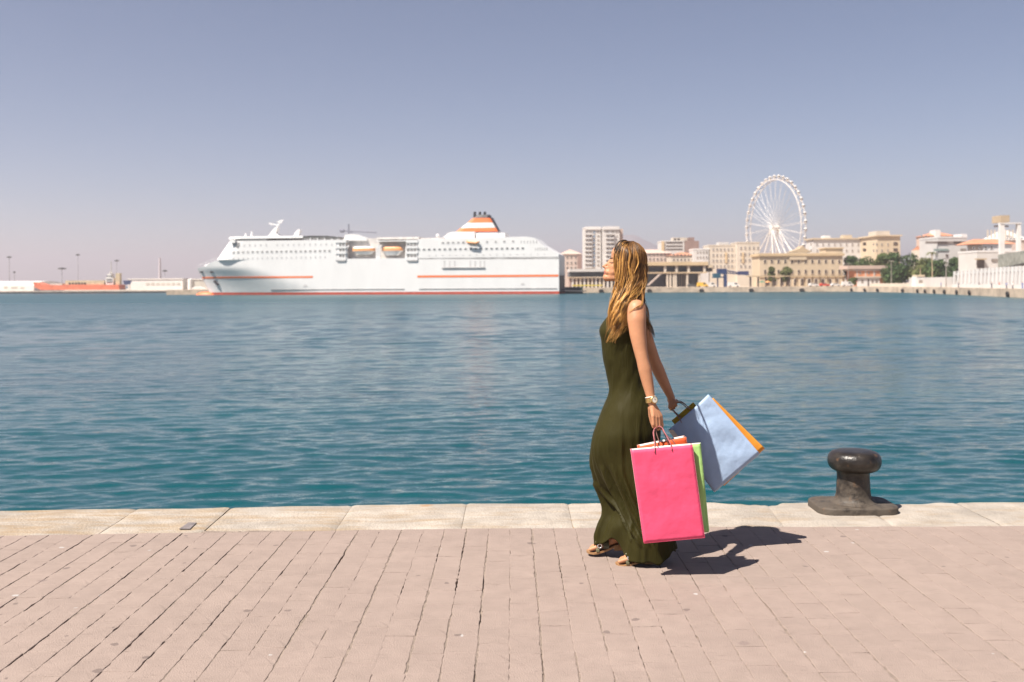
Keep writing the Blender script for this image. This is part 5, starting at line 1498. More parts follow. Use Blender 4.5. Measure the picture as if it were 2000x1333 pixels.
M['skin_far'] = mat('skin_far', (0.5, 0.3, 0.2), .6); M['hair_far'] = mat('hair_far', (0.05, 0.03, 0.02), .6)
cb = mat('cloth_blue', (0.06, 0.13, 0.38), .8); cn_ = mat('cloth_navy', (0.03, 0.035, 0.07), .8); cw_ = mat('cloth_white', (0.7, 0.68, 0.66), .8); cr_ = mat('cloth_red', (0.45, 0.10, 0.08), .8)
for i, (px, sh, tr_, txt) in enumerate(((1838, cb, cn_, 'person in a blue shirt walking below the street lamp on the far promenade'), (1872, cn_, cn_, 'person in dark clothes at the start of the row of white posts'), (1913, cn_, cw_, 'person in a navy shirt and white trousers below the white posts'), (1937, cn_, cn_, 'person in dark clothes below the tall white pylon'), (1952, cr_, cw_, 'person in a red top beside the tall white pylon'), (1966, cb, cn_, 'person in a blue shirt between the two white pylons'), (1978, cw_, cn_, 'person in a white shirt between the two white pylons'), (1997, cb, cb, 'person dressed in blue at the foot of the glass footbridge'))):
    small_person(txt, px, 5, sh, tr_, .18 if i % 2 else .1, i)
# ------------------------------------------------------------------ the woman
WD = 5.36
def Q(px, py, dy=0.0): return W(px, py, WD + dy)
def px_of(p):
    """photo pixel of a world point"""
    a = p[0] * FPX / p[1]; b = (CAMH - p[2]) * FPX / p[1]
    return 1000 + a + ROLL * b, 555 + b - ROLL * a

M['skin'] = mat('skin', (0.43, 0.205, 0.110), 0.5, 0.10, 9, 0.05, 260, spec=0.3)
M['skin'].node_tree.nodes['Principled BSDF'].inputs['Subsurface Weight'].default_value = 0.12
M['skin'].node_tree.nodes['Principled BSDF'].inputs['Subsurface Radius'].default_value = (0.012, 0.005, 0.003)
M['lip'] = mat('lip', (0.30, 0.105, 0.08), 0.4, 0.1, 40)
M['nail'] = mat('nail', (0.55, 0.22, 0.18), 0.25, 0.05, 40)
M['lash'] = mat('lash', (0.03, 0.018, 0.012), 0.6)
PERSON = thing('person', 'long haired woman in a sleeveless olive maxi dress walking with shopping bags in both hands', 'person', (0.72, WD, 0.0))

bd = MB()
def C_(p0, p1, r0, r1=None): bd.capsule(p0, p1, r0, r1, 26)
# head: skull, forehead, face, jaw, chin, nose, lips, ears, neck
bd.ellipsoid(Q(1228, 509), (0.086, 0.072, 0.090), Euler((0, R(-12), 0)))
bd.ellipsoid(Q(1210.5, 501), (0.046, 0.058, 0.058), Euler((0, R(-14), 0)))
bd.ellipsoid(Q(1206.5, 526), (0.056, 0.052, 0.066), Euler((0, R(-16), 0)))
C_(Q(1185.0, 542.0), Q(1190, 538), .0215, .024)
C_(Q(1184.8, 543.0, -.007), Q(1184.8, 543.0, .007), .0195)
for s in (-1, 1):
    C_(Q(1187, 543.5, s * .010), Q(1218, 541.5, s * .048), .018, .022)
    C_(Q(1218, 541, s * .046), Q(1224, 520, s * .056), .020, .018)
    C_(Q(1198.5, 522.5, s * .028), Q(1208, 519, s * .044), .021, .022)
    C_(Q(1196.3, 506.0, s * .010), Q(1201, 504.6, s * .040), .0085, .009)
    C_(Q(1183.2, 522.8, s * .008), Q(1186.6, 523.4, s * .0105), .0058, .0065)
    C_(Q(1192, 534, s * .012), Q(1199, 532, s * .03), .020, .022)
    bd.ellipsoid(Q(1198.2, 512.2, s * .031), (.0135, .0125, .0125))
    C_(Q(1227, 515, s * .070), Q(1227.5, 523, s * .067), .012, .009)
C_(Q(1193.2, 507.0), Q(1187.2, 515.5), .0075, .0082)
C_(Q(1187.2, 515.5), Q(1178.6, 521.0), .0080, .0072)
C_(Q(1179.2, 521.6), Q(1186, 524.2), .0066, .008)
C_(Q(1184.6, 526.8, -.006), Q(1184.6, 526.8, .006), .0105)
C_(Q(1188, 532.5, -.012), Q(1188, 532.5, .012), .018)
C_(Q(1180.8, 530.4, -.006), Q(1180.8, 530.4, .006), .0050); C_(Q(1181.0, 530.6, -.008), Q(1186.2, 532.0, -.019), .0048, .0035); C_(Q(1181.0, 530.6, .008), Q(1186.2, 532.0, .019), .0048, .0035)
C_(Q(1181.0, 534.6, -.006), Q(1181.0, 534.6, .006), .0056); C_(Q(1181.2, 534.5, -.008), Q(1186.2, 532.8, -.018), .0050, .0035); C_(Q(1181.2, 534.5, .008), Q(1186.2, 532.8, .018), .0050, .0035)
C_(Q(1226, 538), Q(1231, 575), .047, .050); C_(Q(1231, 575), Q(1233, 606), .050, .060)
# shoulders, chest, trunk
C_(Q(1236, 603, -.135), Q(1234, 600, 0), .042, .050); C_(Q(1236, 603, .135), Q(1234, 600, 0), .042, .050)
C_(Q(1222, 612, -.11), Q(1222, 612, .11), .038)
C_(Q(1226, 640, -.055), Q(1226, 640, .055), .066); C_(Q(1220, 690, -.04), Q(1220, 690, .04), .062); C_(Q(1224, 745, -.035), Q(1224, 745, .035), .060); C_(Q(1226, 640), Q(1224, 790), .06, .06)
C_(Q(1231, 810, -.05), Q(1231, 810, .05), .075)
# arms
def limb(pts):
    for a, b in zip(pts[:-1], pts[1:]): C_(Q(*a[:3]), Q(*b[:3]), a[3], b[3])
limb([(1243.5, 604, -.165, .050), (1243.5, 626, -.19, .049), (1246, 655, -.205, .043), (1251, 685, -.22, .036), (1255, 704, -.23, .0325), (1259.5, 722, -.235, .0345), (1265, 748, -.24, .030), (1270.5, 774, -.25, .0225), (1272.5, 786, -.255, .0215)])
limb([(1243, 604, .165, .048), (1252, 634, .19, .044), (1264, 668, .21, .039), (1277.5, 704, .22, .034), (1286, 724, .225, .035), (1298, 750, .235, .029), (1308.5, 772, .24, .0225), (1311, 778, .24, .022)])
# hands: four fingers and a thumb curled round the bag handles
def hand(wrist, knuckles, mids, tips, radii, thumb, palm_r):
    for k, mjoint, tp, r in zip(knuckles, mids, tips, radii):
        C_(Q(*wrist), Q(*k), palm_r, r * 1.25); C_(Q(*k), Q(*mjoint), r * 1.15, r); C_(Q(*mjoint), Q(*tp), r, r * .85)
    for a, b in zip(thumb[:-1], thumb[1:]): C_(Q(*a[:3]), Q(*b[:3]), a[3], b[3])
hand((1273.5, 789, -.255), [(1275.5, 814, -.285), (1281, 816, -.279), (1286.5, 815.5, -.272), (1291, 813, -.262)],
     [(1276.2, 830, -.288), (1282, 833.5, -.282), (1288, 833.5, -.274), (1293.4, 829.5, -.262)],
     [(1280, 836.5, -.258), (1285, 839, -.254), (1290, 838.5, -.249), (1294, 834, -.243)],
     (.0088, .0090, .0086, .0076), [(1270.5, 797, -.25, .014), (1270.6, 812, -.24, .0115), (1273.0, 825, -.238, .0095), (1276.5, 835, -.242, .008)], .0175)
hand((1312, 781, .24), [(1318.5, 787, .215), (1315.5, 791.5, .215), (1312, 795, .217), (1308, 796.5, .222)],
     [(1322.5, 784.5, .235), (1320.5, 792, .238), (1316.5, 797.5, .24), (1311, 800.5, .24)],
     [(1321, 782, .258), (1317.5, 789, .262), (1313.5, 794.5, .264), (1309, 798.5, .262)],
     (.0088, .009, .0085, .0076), [(1308, 783, .245, .014), (1312.5, 789, .265, .011), (1317, 790, .272, .009)], .0175)
# legs and feet (mostly under the dress)
limb([(1236, 830, -.06, .066), (1240, 940, -.06, .046), (1243, 960, -.065, .044), (1258, 1050, -.075, .034), (1262, 1072, -.08, .030)])
limb([(1222, 830, .06, .066), (1186, 915, .085, .044), (1185, 935, .085, .042), (1199, 1030, .10, .032), (1199, 1054, .115, .030)])
def foot(heel, ball, toes, r=1.0):
    C_(heel, ball, .028 * r, .024 * r)
    side = Vector((0, 1, 0))
    for i, o in enumerate((-.026, -.010, .004, .016, .027)):
        k = Vector(ball) + side * o * .95; tdir = (Vector(toes) - Vector(ball))
        C_(k, k + tdir * (1.0 - .07 * i) + side * o * .12, .0125 - .0008 * i, (.0105 if i == 0 else .0085 - .0004 * i))
    C_(Vector(heel), Vector(heel) + Vector((.012, 0, .02)), .027, .028)
nf = GP(1204, 1092); ff = GP(1147, 1088)
FY1 = 5.285; FY2 = 5.455
def AT(px, z, Y):
    a = (px - 1000) * Y / FPX; return Vector((a, Y, z))
foot(AT(1263, .075, FY1), AT(1224, .034, FY1), AT(1206, .020, FY1))
foot(AT(1203, .098, FY2), AT(1166, .055, FY2), AT(1149.5, .040, FY2))
body = bd.build('body', [M['skin'], M['lip'], M['nail']], PERSON)
rm_ = body.modifiers.new('join', 'REMESH'); rm_.mode = 'VOXEL'; rm_.voxel_size = 0.0031; rm_.use_smooth_shade = True
sm_ = body.modifiers.new('smooth', 'SMOOTH'); sm_.factor = 0.5; sm_.iterations = 4
bpy.context.view_layer.update()
me = bpy.data.meshes.new_from_object(body.evaluated_get(bpy.context.evaluated_depsgraph_get()))
body.modifiers.clear(); body.data = me
me.name = 'body'
if len(me.materials) < 3:
    me.materials.clear(); [me.materials.append(M[k]) for k in ('skin', 'lip', 'nail')]
org = LOC[body.name]
nv = len(me.vertices); co = np.empty(nv * 3); me.vertices.foreach_get('co', co); co = co.reshape(-1, 3)
ne = len(me.edges); ed = np.empty(ne * 2, dtype=np.int32); me.edges.foreach_get('vertices', ed); ed = ed.reshape(-1, 2)
wco = co + np.array(org); wpx = 1000 + wco[:, 0] * FPX / wco[:, 1] + ROLL * (CAMH - wco[:, 2]) * FPX / wco[:, 1]; wpy = 555 + (CAMH - wco[:, 2]) * FPX / wco[:, 1]
wgt = np.clip((wpx - 1185.0) / 6.0, 0, 1) * np.clip((556 - wpy) / 6.0, 0, 1)
wgt = np.maximum(wgt, np.clip((740 - wpy) / 30.0, 0, 1) * np.clip((wpy - 560) / 10.0, 0, 1))
cnt = np.bincount(ed.ravel(), minlength=nv).astype(float)
for _ in range(16):
    acc = np.zeros_like(co); np.add.at(acc, ed[:, 0], co[ed[:, 1]]); np.add.at(acc, ed[:, 1], co[ed[:, 0]])
    co = co + (acc / cnt[:, None] - co) * (0.6 * wgt)[:, None]
me.vertices.foreach_set('co', co.ravel()); me.update()
nv = len(me.vertices); co = np.empty(nv * 3); me.vertices.foreach_get('co', co); co = co.reshape(-1, 3) + np.array(org)
npoly = len(me.polygons); cen = np.empty(npoly * 3); me.polygons.foreach_get('center', cen); cen = cen.reshape(-1, 3) + np.array(org)
a_ = cen[:, 0] * FPX / cen[:, 1]; b_ = (CAMH - cen[:, 2]) * FPX / cen[:, 1]
ppx = 1000 + a_ + ROLL * b_; ppy = 555 + b_ - ROLL * a_
lip = (ppx < 1185.5) & (ppy > 529.4 + np.maximum(0, ppx - 1180) * .35) & (ppy < 536.2 - np.maximum(0, ppx - 1180) * .45) & (np.abs(cen[:, 1] - WD) < .022)
mi = np.where(lip, 1, 0).astype(np.int32)
me.polygons.foreach_set('material_index', mi); me.polygons.foreach_set('use_smooth', [True] * npoly); me.update()
bvh = BVHTree.FromPolygons([tuple(v) for v in co], [tuple(p.vertices) for p in me.polygons])
CAMP = Vector((0, 0, CAMH))
def on_body(px, py, lift=0.001):
    d = (W(px, py, 5.0) - CAMP).normalized(); h = bvh.ray_cast(CAMP, d)
    return (h[0] + h[1] * lift) if h[0] is not None else Q(px, py)
# eyebrow, lashes and the lid crease, nostril
eb = MB(); pts = [on_body(x, y, .0008) for x, y in ((1191.2, 506.6), (1193, 505.2), (1196, 504.4), (1200, 505.2))]; eb.tube(pts, [.0016, .0026, .0026, .001], 6); eb.build('eyebrow', M['lash'], PERSON)
el = MB(); pts = [on_body(x, y, .0012) for x, y in ((1191.8, 513.0), (1193.5, 513.9), (1196, 513.9), (1199, 512.8))]; el.tube(pts, [.0009, .0018, .0020, .001], 6)
pts = [on_body(x, y, .0012) for x, y in ((1191.6, 513.0), (1190.2, 513.4))]; el.tube(pts, [.0012, .0006], 5); el.build('eyelash', M['lash'], PERSON)
ns = MB(); ns.ellipsoid(on_body(1182.6, 524.9, -.0004), (.0030, .0022, .0014), None, 8, 6); ns.build('nostril', mat('nostril_shade', (0.12, 0.045, 0.03), .7), PERSON)

# ------------------------------------------------------------------ dress
def dress_material():
    m = bpy.data.materials.new('olive_jersey'); m.use_nodes = True
    nt = m.node_tree; N = nt.nodes; L = nt.links; b = N['Principled BSDF']
    b.inputs['Base Color'].default_value = (0.026, 0.022, 0.005, 1); b.inputs['Roughness'].default_value = 0.62
    b.inputs['Specular IOR Level'].default_value = 0.14
    b.inputs['Sheen Weight'].default_value = 0.03; b.inputs['Sheen Roughness'].default_value = 0.4; b.inputs['Sheen Tint'].default_value = (0.6, 0.5, 0.2, 1)
    geo = N.new('ShaderNodeNewGeometry')
    n1 = N.new('ShaderNodeTexNoise'); n1.inputs['Scale'].default_value = 6; n1.inputs['Detail'].default_value = 3
    L.new(geo.outputs['Position'], n1.inputs['Vector'])
    rp = N.new('ShaderNodeValToRGB'); rp.color_ramp.elements[0].color = (0.021, 0.0185, 0.0034, 1); rp.color_ramp.elements[1].color = (0.031, 0.026, 0.0052, 1)
    L.new(n1.outputs['Fac'], rp.inputs[0]); L.new(rp.outputs[0], b.inputs['Base Color'])
    mp = N.new('ShaderNodeMapping'); mp.inputs['Scale'].default_value = (26, 26, 5); L.new(geo.outputs['Position'], mp.inputs[0])
    n2 = N.new('ShaderNodeTexNoise'); n2.inputs['Scale'].default_value = 1; n2.inputs['Detail'].default_value = 3; n2.inputs['Distortion'].default_value = 0.8; L.new(mp.outputs[0], n2.inputs['Vector'])
    bp = N.new('ShaderNodeBump'); bp.inputs['Strength'].default_value = 0.55; bp.inputs['Distance'].default_value = 0.012
    L.new(n2.outputs['Fac'], bp.inputs['Height'])
    n3 = N.new('ShaderNodeTexNoise'); n3.inputs['Scale'].default_value = 900; L.new(geo.outputs['Position'], n3.inputs['Vector'])
    b2 = N.new('ShaderNodeBump'); b2.inputs['Strength'].default_value = 0.12; b2.inputs['Distance'].default_value = 0.001
    L.new(n3.outputs['Fac'], b2.inputs['Height']); L.new(bp.outputs[0], b2.inputs['Normal']); L.new(b2.outputs[0], b.inputs['Normal'])
    return m
M['dress'] = dress_material()
#        py    front   back   half-depth
TAB = [(607, 1198.0, 1252, .090), (616, 1189.0, 1256, .118), (626, 1180.5, 1259, .132), (636, 1173.2, 1260, .137), (645, 1169.2, 1261, .138), (652, 1170.2, 1261, .136), (662, 1174.2, 1261, .131), (680, 1176.0, 1260, .126), (696, 1177.0, 1260, .122),
       (720, 1181.8, 1260, .116), (744, 1187.8, 1262, .114), (760, 1190.0, 1267, .120), (775, 1187.8, 1274, .135), (799, 1176.6, 1285, .155), (842, 1160.5, 1290, .170), (870, 1151.5, 1291, .170), (893, 1148.8, 1290, .168), (912, 1150.5, 1288, .165), (930, 1155, 1287, .162), (960, 1164.5, 1288, .160),
       (990, 1174.0, 1291, .165), (1010, 1178.5, 1295, .168), (1030, 1177.5, 1301, .172), (1050, 1170, 1307, .176), (1070, 1164.5, 1313, .18), (1100, 1163, 1317, .183)]
def tabv(py, k): return float(np.interp(py, [t[0] for t in TAB], [t[k] for t in TAB]))
def smooth_tab():
    pys = np.linspace(607, 1100, 125); out = []
    for k in (1, 2, 3):
        v = np.array([tabv(p, k) for p in np.linspace(607, 1100, 125)])
        for _ in range(3):
            v[1:-1] = .25 * v[:-2] + .5 * v[1:-1] + .25 * v[2:]
        out.append(v)
    return pys, out
PYS, (FR, BK, HD) = smooth_tab()
NTH = 220
dv = []; dfc = []
nrow = len(PYS)
def lerp(a, b, t): return a + (b - a) * t
def sstep(a, b, x):
    t = max(0.0, min(1.0, (x - a) / (b - a))); return t * t * (3 - 2 * t)
for i in range(nrow):
    py = PYS[i]; z0 = Q(1220, py).z
    xf = Q(FR[i], py).x; xb = Q(BK[i], py).x; hd = HD[i]
    split = sstep(840, 1000, py)
    Lx = xb - xf
    # two leg cylinders that the jersey hangs over; one ellipse higher up
    rA = lerp(Lx * .5, min(.072 + .012 * sstep(1000, 1090, py), Lx * .46), split); rB = lerp(Lx * .5, Lx * .5 - .005 if Lx < .3 else .150 + .0 * py, split)
    rB = lerp(Lx * .5, min(Lx * .36, .165), split)
    cA = (xf + rA, lerp(0, .085, split)); cB = (xb - rB, lerp(0, -.055, split))
    hA = lerp(hd, .085 + .012 * sstep(1000, 1090, py), split); hB = lerp(hd, min(hd * .80, .112), split)
    row = []
    for j in range(NTH):
        th = 2 * math.pi * j / NTH; nx, ny = math.cos(th), math.sin(th)
        def sup(c, rx, ry):
            q = math.sqrt((rx * nx) ** 2 + (ry * ny) ** 2); return c[0] * nx + c[1] * ny + q, (c[0] + rx * rx * nx / q, c[1] + ry * ry * ny / q)
        sA, pA = sup(cA, rA, hA); sB, pB = sup(cB, rB, hB)
        kk = 42.0
        wA = 1 / (1 + math.exp(max(-40, min(40, -kk * (sA - sB)))))
        x = pA[0] * wA + pB[0] * (1 - wA); y = pA[1] * wA + pB[1] * (1 - wA)
        # sag of the cloth between the two legs
        sag = 4 * wA * (1 - wA) * split * .030
        # folds: long soft flutes that deepen to the hem, and a few dragged from the hip to the near foot
        g = sstep(800, 1085, py)
        u = th * 1.0 + .55 * math.sin(py * .009 + 1.0) + 0.0022 * (py - 900) * (1 if ny < 0 else -1)
        f = 0.0
        for (kq, ph, am) in ((5, .4, 1.0), (8, 2.1, .75), (13, 4.0, .5), (21, 1.2, .22)):
            s = math.sin(kq * u + ph + .7 * math.sin(py * .013 + kq)); f += am * (1 - abs(s)) * 1.25 - am * .45
        fold = f * .013 * g * (0.55 + .45 * math.sin(2 * u + 1.0))
        # drag line on the near side running from the front knee down to the standing foot
        if ny < 0.15:
            X = x
            for (xa, pa, xb_, pb_, wd_, am) in ((1170, 905, 1246, 1066, .013, .030), (1190, 900, 1262, 1068, .011, .020), (1163, 945, 1228, 1056, .009, .022), (1206, 900, 1274, 1070, .010, .014), (1226, 860, 1252, 1010, .010, .009), (1205, 790, 1210, 960, .012, .004), (1240, 800, 1238, 960, .012, .005)):
                if pa <= py <= pb_:
                    t = (py - pa) / (pb_ - pa); lx = Q(lerp(xa, xb_, t ** 1.15), py).x
                    e = (X - lx) / wd_; win = math.sin(math.pi * min(1, max(0, t))) ** .6
                    fold += am * win * (math.exp(-e * e) - .55 * math.exp(-((e - 1.7) ** 2)))
        # soft pulls at the waist and under the bust
        wst = math.exp(-((py - 752) / 38.0) ** 2)
        fold += wst * .0016 * math.sin(9 * th + py * .16) + math.exp(-((py - 665) / 22.0) ** 2) * .0012 * math.sin(7 * th + py * .1)
        fold += .002 * mnoise.noise((x * 9, y * 9, z0 * 5)) * (0.4 + g) + .0016 * (1 - abs(mnoise.noise((x * 16 + z0 * 5, y * 16, z0 * 7 - x * 6)) * 2)) * (.35 + .9 * g)
        d = fold - sag
        x += nx * d; y += ny * d
        # hem: lifted over the stepping foot, on the ground round the standing leg, raised between
        hemz = 0.022
        if True:
            lead = wA * split
            hemz = lerp(.022, .060, min(1, lead * 1.2))
            gap = math.exp(-((wA - .55) / .28) ** 2) * (1 if ny < 0 else .6) * split
            hemz += gap * .070
            hemz += .055 * sstep(.15, .95, nx)
            hemz += .006 * math.sin(7 * th + 1) + .004 * math.sin(15 * th)
        z = z0
        zmin = hemz
        z_top = 1.30; 
        lowest = Q(1220, 1100).z
        if z < .40:
            t = (0.40 - z) / (.40 - lowest); z = .40 - t * (.40 - zmin)
        # neckline and armholes: the top edge dips under the arms and at the back
        zc = Q(1220, 668).z; zmx = Q(1220, 607).z
        if z > zc:
            dip = 607 + 22 * sstep(.45, .85, abs(ny)) + 34 * sstep(-.2, .5, nx) * (1 - sstep(.45, .85, abs(ny)))
            z = zc + (z - zc) * (Q(1220, dip).z - zc) / (zmx - zc)
        row.append(Vector((x, WD + y, z)))
    dv.extend(row)
keep = set()
fs = []
for i in range(nrow - 1):
    for j in range(NTH):
        th = 2 * math.pi * (j + .5) / NTH; ny = math.sin(th); nx = math.cos(th)
        a = i * NTH + j; b = i * NTH + (j + 1) % NTH
        fs.append((a, b, b + NTH, a + NTH))
db = MB(); db.add(dv, fs); 
# shoulder straps
for s in (-1, 1):
    db.tube([Q(1199, 610, s * .070), Q(1208, 600, s * .085), Q(1226, 590, s * .10), Q(1246, 600, s * .095), Q(1260, 632, s * .08)], [.007, .007, .007, .007, .007], 8)
dress = db.build('dress', M['dress'], PERSON, smooth=True)
so = dress.modifiers.new('cloth', 'SOLIDIFY'); so.thickness = 0.002; so.offset = 1

# ------------------------------------------------------------------ hair
def hair_material():
    m = bpy.data.materials.new('honey_hair'); m.use_nodes = True
    nt = m.node_tree; N = nt.nodes; L = nt.links; b = N['Principled BSDF']
    at = N.new('ShaderNodeAttribute'); at.attribute_name = 'tone'
    geo = N.new('ShaderNodeNewGeometry')
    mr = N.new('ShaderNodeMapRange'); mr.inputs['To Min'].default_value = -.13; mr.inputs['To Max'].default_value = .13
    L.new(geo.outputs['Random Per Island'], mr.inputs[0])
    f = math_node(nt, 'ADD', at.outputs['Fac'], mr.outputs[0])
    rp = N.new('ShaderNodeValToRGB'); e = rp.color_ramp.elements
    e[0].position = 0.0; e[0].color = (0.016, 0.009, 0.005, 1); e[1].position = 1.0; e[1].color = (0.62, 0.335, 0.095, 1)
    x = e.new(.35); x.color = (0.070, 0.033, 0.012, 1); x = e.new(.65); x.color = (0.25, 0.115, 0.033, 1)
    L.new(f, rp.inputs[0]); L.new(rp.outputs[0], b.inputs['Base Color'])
    b.inputs['Roughness'].default_value = 0.42; b.inputs['Specular IOR Level'].default_value = 0.35
    b.inputs['Anisotropic'].default_value = 0.5
    return m
M['hair'] = hair_material()
hb_ = MB(); tone = []
hr = random.Random(21)
def strand(pts, r, tn0, tn1, n=5, flat=.55):
    b = len(hb_.v)
    pts = [Vector(p) for p in pts]; m = len(pts)
    rings = []; ref = None
    for i, p in enumerate(pts):
        t = (pts[min(i + 1, m - 1)] - pts[max(i - 1, 0)]).normalized()
        if ref is None: ref = Vector((0, 1, 0))
        a = ref - t * ref.dot(t); a = a.normalized() if a.length > 1e-5 else t.orthogonal().normalized(); ref = a; c = t.cross(a)
        f = i / (m - 1); rr = r * (min(1, .55 + f * 3) if f < .2 else 1) * (1 - max(0, f - .55) / .45 * .82)
        rings.append([p + a * (math.cos(k * 2 * math.pi / n) * rr * flat) + c * (math.sin(k * 2 * math.pi / n) * rr) for k in range(n)])
        tone.extend([tn0 + (tn1 - tn0) * min(1, f * 1.6)] * n)
    hb_.rings(rings, 0)
def spline(P, n):
    P = [Vector(p) for p in P]; out = []
    P = [P[0] * 2 - P[1]] + P + [P[-1] * 2 - P[-2]]
    segs = len(P) - 3
    for k in range(n):
        u = k / (n - 1) * segs; i = min(int(u), segs - 1); t = u - i
        a, b, c, d = P[i:i + 4]
        out.append(.5 * ((2 * b) + (c - a) * t + (2 * a - 5 * b + 4 * c - d) * t * t + (3 * b - a - 3 * c + d) * t ** 3))
    return out
# cap under the strands
def cap(c, rad, rot, tn, n=28, m=16):
    b = len(hb_.v); hb_.ellipsoid(c, rad, rot, n, m); tone.extend([tn] * (len(hb_.v) - b))
HC = Q(1230, 508); HR_ = (.0885, .079, .095); HE = Euler((0, R(-12), 0)).to_matrix(); HEI = HE.transposed()
cap(HC, HR_, Euler((0, R(-12), 0)), .10)
cap(Q(1236, 540, 0), (.054, .060, .075), None, .06)
cap(Q(1221, 486.5, .0), (.030, .042, .034), Euler((0, R(-30), 0)), .04)
def push_out(p, layer):
    """keep a hair outside the skull"""
    q = HEI @ (p - HC); q = Vector((q.x / HR_[0], q.y / HR_[1], q.z / HR_[2])); l = q.length
    if l < 1 + layer and l > 1e-4:
        q = q * ((1 + layer) / l); p = HC + HE @ Vector((q.x * HR_[0], q.y * HR_[1], q.z * HR_[2]))
    return p
NEAR = [
 [(1226, 474, -.010), (1211, 478, -.030), (1202.0, 494, -.058), (1203.5, 520, -.070), (1204.5, 546, -.076), (1202.5, 575, -.088), (1197, 608, -.108), (1192, 642, -.116), (1188, 678, -.105)],
 [(1227, 474, -.012), (1213, 479, -.050), (1205, 500, -.070), (1206, 528, -.079), (1207, 554, -.082), (1204, 585, -.100), (1200, 615, -.119), (1197, 646, -.122), (1192, 681, -.108)],
 [(1229, 475, -.012), (1219, 482, -.064), (1214, 506, -.083), (1215, 534, -.087), (1214, 560, -.089), (1209, 588, -.110), (1205, 615, -.127), (1203, 642, -.128), (1200, 668, -.115)],
 [(1231, 477, -.012), (1228, 488, -.074), (1224, 513, -.090), (1225, 540, -.091), (1221, 564, -.095), (1214, 590, -.122), (1210, 613, -.137), (1211, 637, -.133), (1207, 662, -.120)],
 [(1233, 478, -.010), (1238, 491, -.070), (1236, 516, -.088), (1235, 541, -.090), (1229, 563, -.100), (1219, 586, -.130), (1215, 608, -.145), (1219, 633, -.139), (1215, 657, -.128)],
 [(1235, 479, -.008), (1247, 494, -.058), (1247, 517, -.077), (1244, 541, -.078), (1236, 561, -.095), (1226, 580, -.135), (1219, 598, -.152), (1221, 624, -.146), (1219, 645, -.132)],
 [(1236, 480, -.006), (1254, 498, -.040), (1257, 521, -.054), (1253, 545, -.057), (1246, 562, -.078), (1236, 576, -.125), (1225, 590, -.158), (1221, 612, -.152), (1223, 632, -.138)],
 [(1237, 480, .0), (1259, 503, -.014), (1263, 526, -.020), (1259, 549, -.024), (1253, 568, -.030), (1251, 588, -.030), (1255, 612, -.002), (1262, 638, .02), (1270, 664, .032)],
 [(1237, 479, .010), (1258, 502, .026), (1262, 527, .034), (1258, 550, .036), (1254, 571, .038), (1257, 596, .045), (1263, 622, .055), (1268, 646, .06), (1279, 670, .058)],
]
FAR = [NEAR[8],
 [(1234, 478, .012), (1240, 493, .068), (1240, 520, .086), (1236, 548, .086), (1228, 575, .10), (1220, 605, .12), (1214, 635, .12), (1210, 655, .112), (1206, 668, .105)],
 [(1229, 475, .012), (1218, 484, .064), (1213, 510, .082), (1214, 540, .086), (1211, 570, .095), (1206, 605, .115), (1201, 640, .118), (1198, 656, .11), (1196, 670, .105)],
 [(1226, 474, .010), (1209, 480, .045), (1202, 503, .062), (1204, 532, .075), (1204, 560, .078), (1200, 600, .10), (1196, 635, .11), (1194, 652, .105), (1192, 668, .10)]]
TOP = [
 [(1230, 480, .004), (1226, 473.5, .002), (1219, 469.8, .004), (1209, 473, .010), (1202.5, 483, .022), (1201, 498, .044)],
 [(1230, 480, 0.0), (1226, 473.2, -.006), (1218, 469.8, -.010), (1207.5, 474, -.022), (1200.5, 487, -.044), (1198.8, 506, -.060)],
 [(1231, 480, -.003), (1227, 473.8, -.014), (1220, 471.0, -.028), (1211, 476, -.045), (1205, 490, -.064), (1204, 512, -.076)],
 [(1232, 481, -.005), (1230, 475.5, -.022), (1225, 474.5, -.042), (1218, 480, -.060), (1213, 496, -.079), (1213, 520, -.088)]]
def sheet(G, count, nclump, spread, rad, wave, tone_fn, n=30, cutlo=.82, layer=.07):
    res = [spline([Q(*p) for p in g], n) for g in G]
    cl = [(hr.random() * (len(G) - 1), None, hr.uniform(.85, 1.15), hr.gauss(0, .13), hr.random() * layer, hr.gauss(0, 1)) for _ in range(nclump)]
    cl.sort()
    for s in range(count):
        cf, cph, cwl, ct, cly, cy = cl[hr.randrange(nclump)]
        cph = 1.6 * cf + 2.0 * cy
        jit = hr.gauss(0, .16)
        cut = int(n * hr.uniform(cutlo, 1.0)); out = []
        lay = max(.004, cly + hr.gauss(0, .012)); ox, oy = hr.gauss(0, 1), hr.gauss(0, 1)
        for i in range(cut):
            f = i / (n - 1)
            # at the roots the hair is spread evenly, further down it gathers into its lock
            t = min(len(G) - 1.001, max(0, cf + jit * (1.9 - 1.5 * f)))
            k = int(t); p = res[k][i].lerp(res[k + 1][i], t - k)
            wv = wave * (max(0, f - .16) * 1.5 + max(0, f - .45) * 1.4)
            ph = cph + f * 17.0 * cwl
            tp = 1 - .6 * max(0, f - .7) / .3
            p = p + Vector((wv * (1 - .35 * max(0, f - .8) / .2) * math.sin(ph + ox * .3) + spread * (ox * .6 + .4 * cy) * min(1, f * 3) * tp, wv * .9 * math.cos(ph + oy * .3) + spread * oy * .8 * min(1, f * 3) * tp, .003 * ox * f))
            out.append(push_out(p, lay))
        t0, t1 = tone_fn(cf / (len(G) - 1))
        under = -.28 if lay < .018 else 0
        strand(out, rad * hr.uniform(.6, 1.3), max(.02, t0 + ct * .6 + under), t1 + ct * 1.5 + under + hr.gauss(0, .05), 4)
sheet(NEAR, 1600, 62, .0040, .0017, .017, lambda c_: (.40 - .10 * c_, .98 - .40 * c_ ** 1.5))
sheet(FAR, 330, 24, .005, .0019, .012, lambda c_: (.24, .45 + .3 * c_))
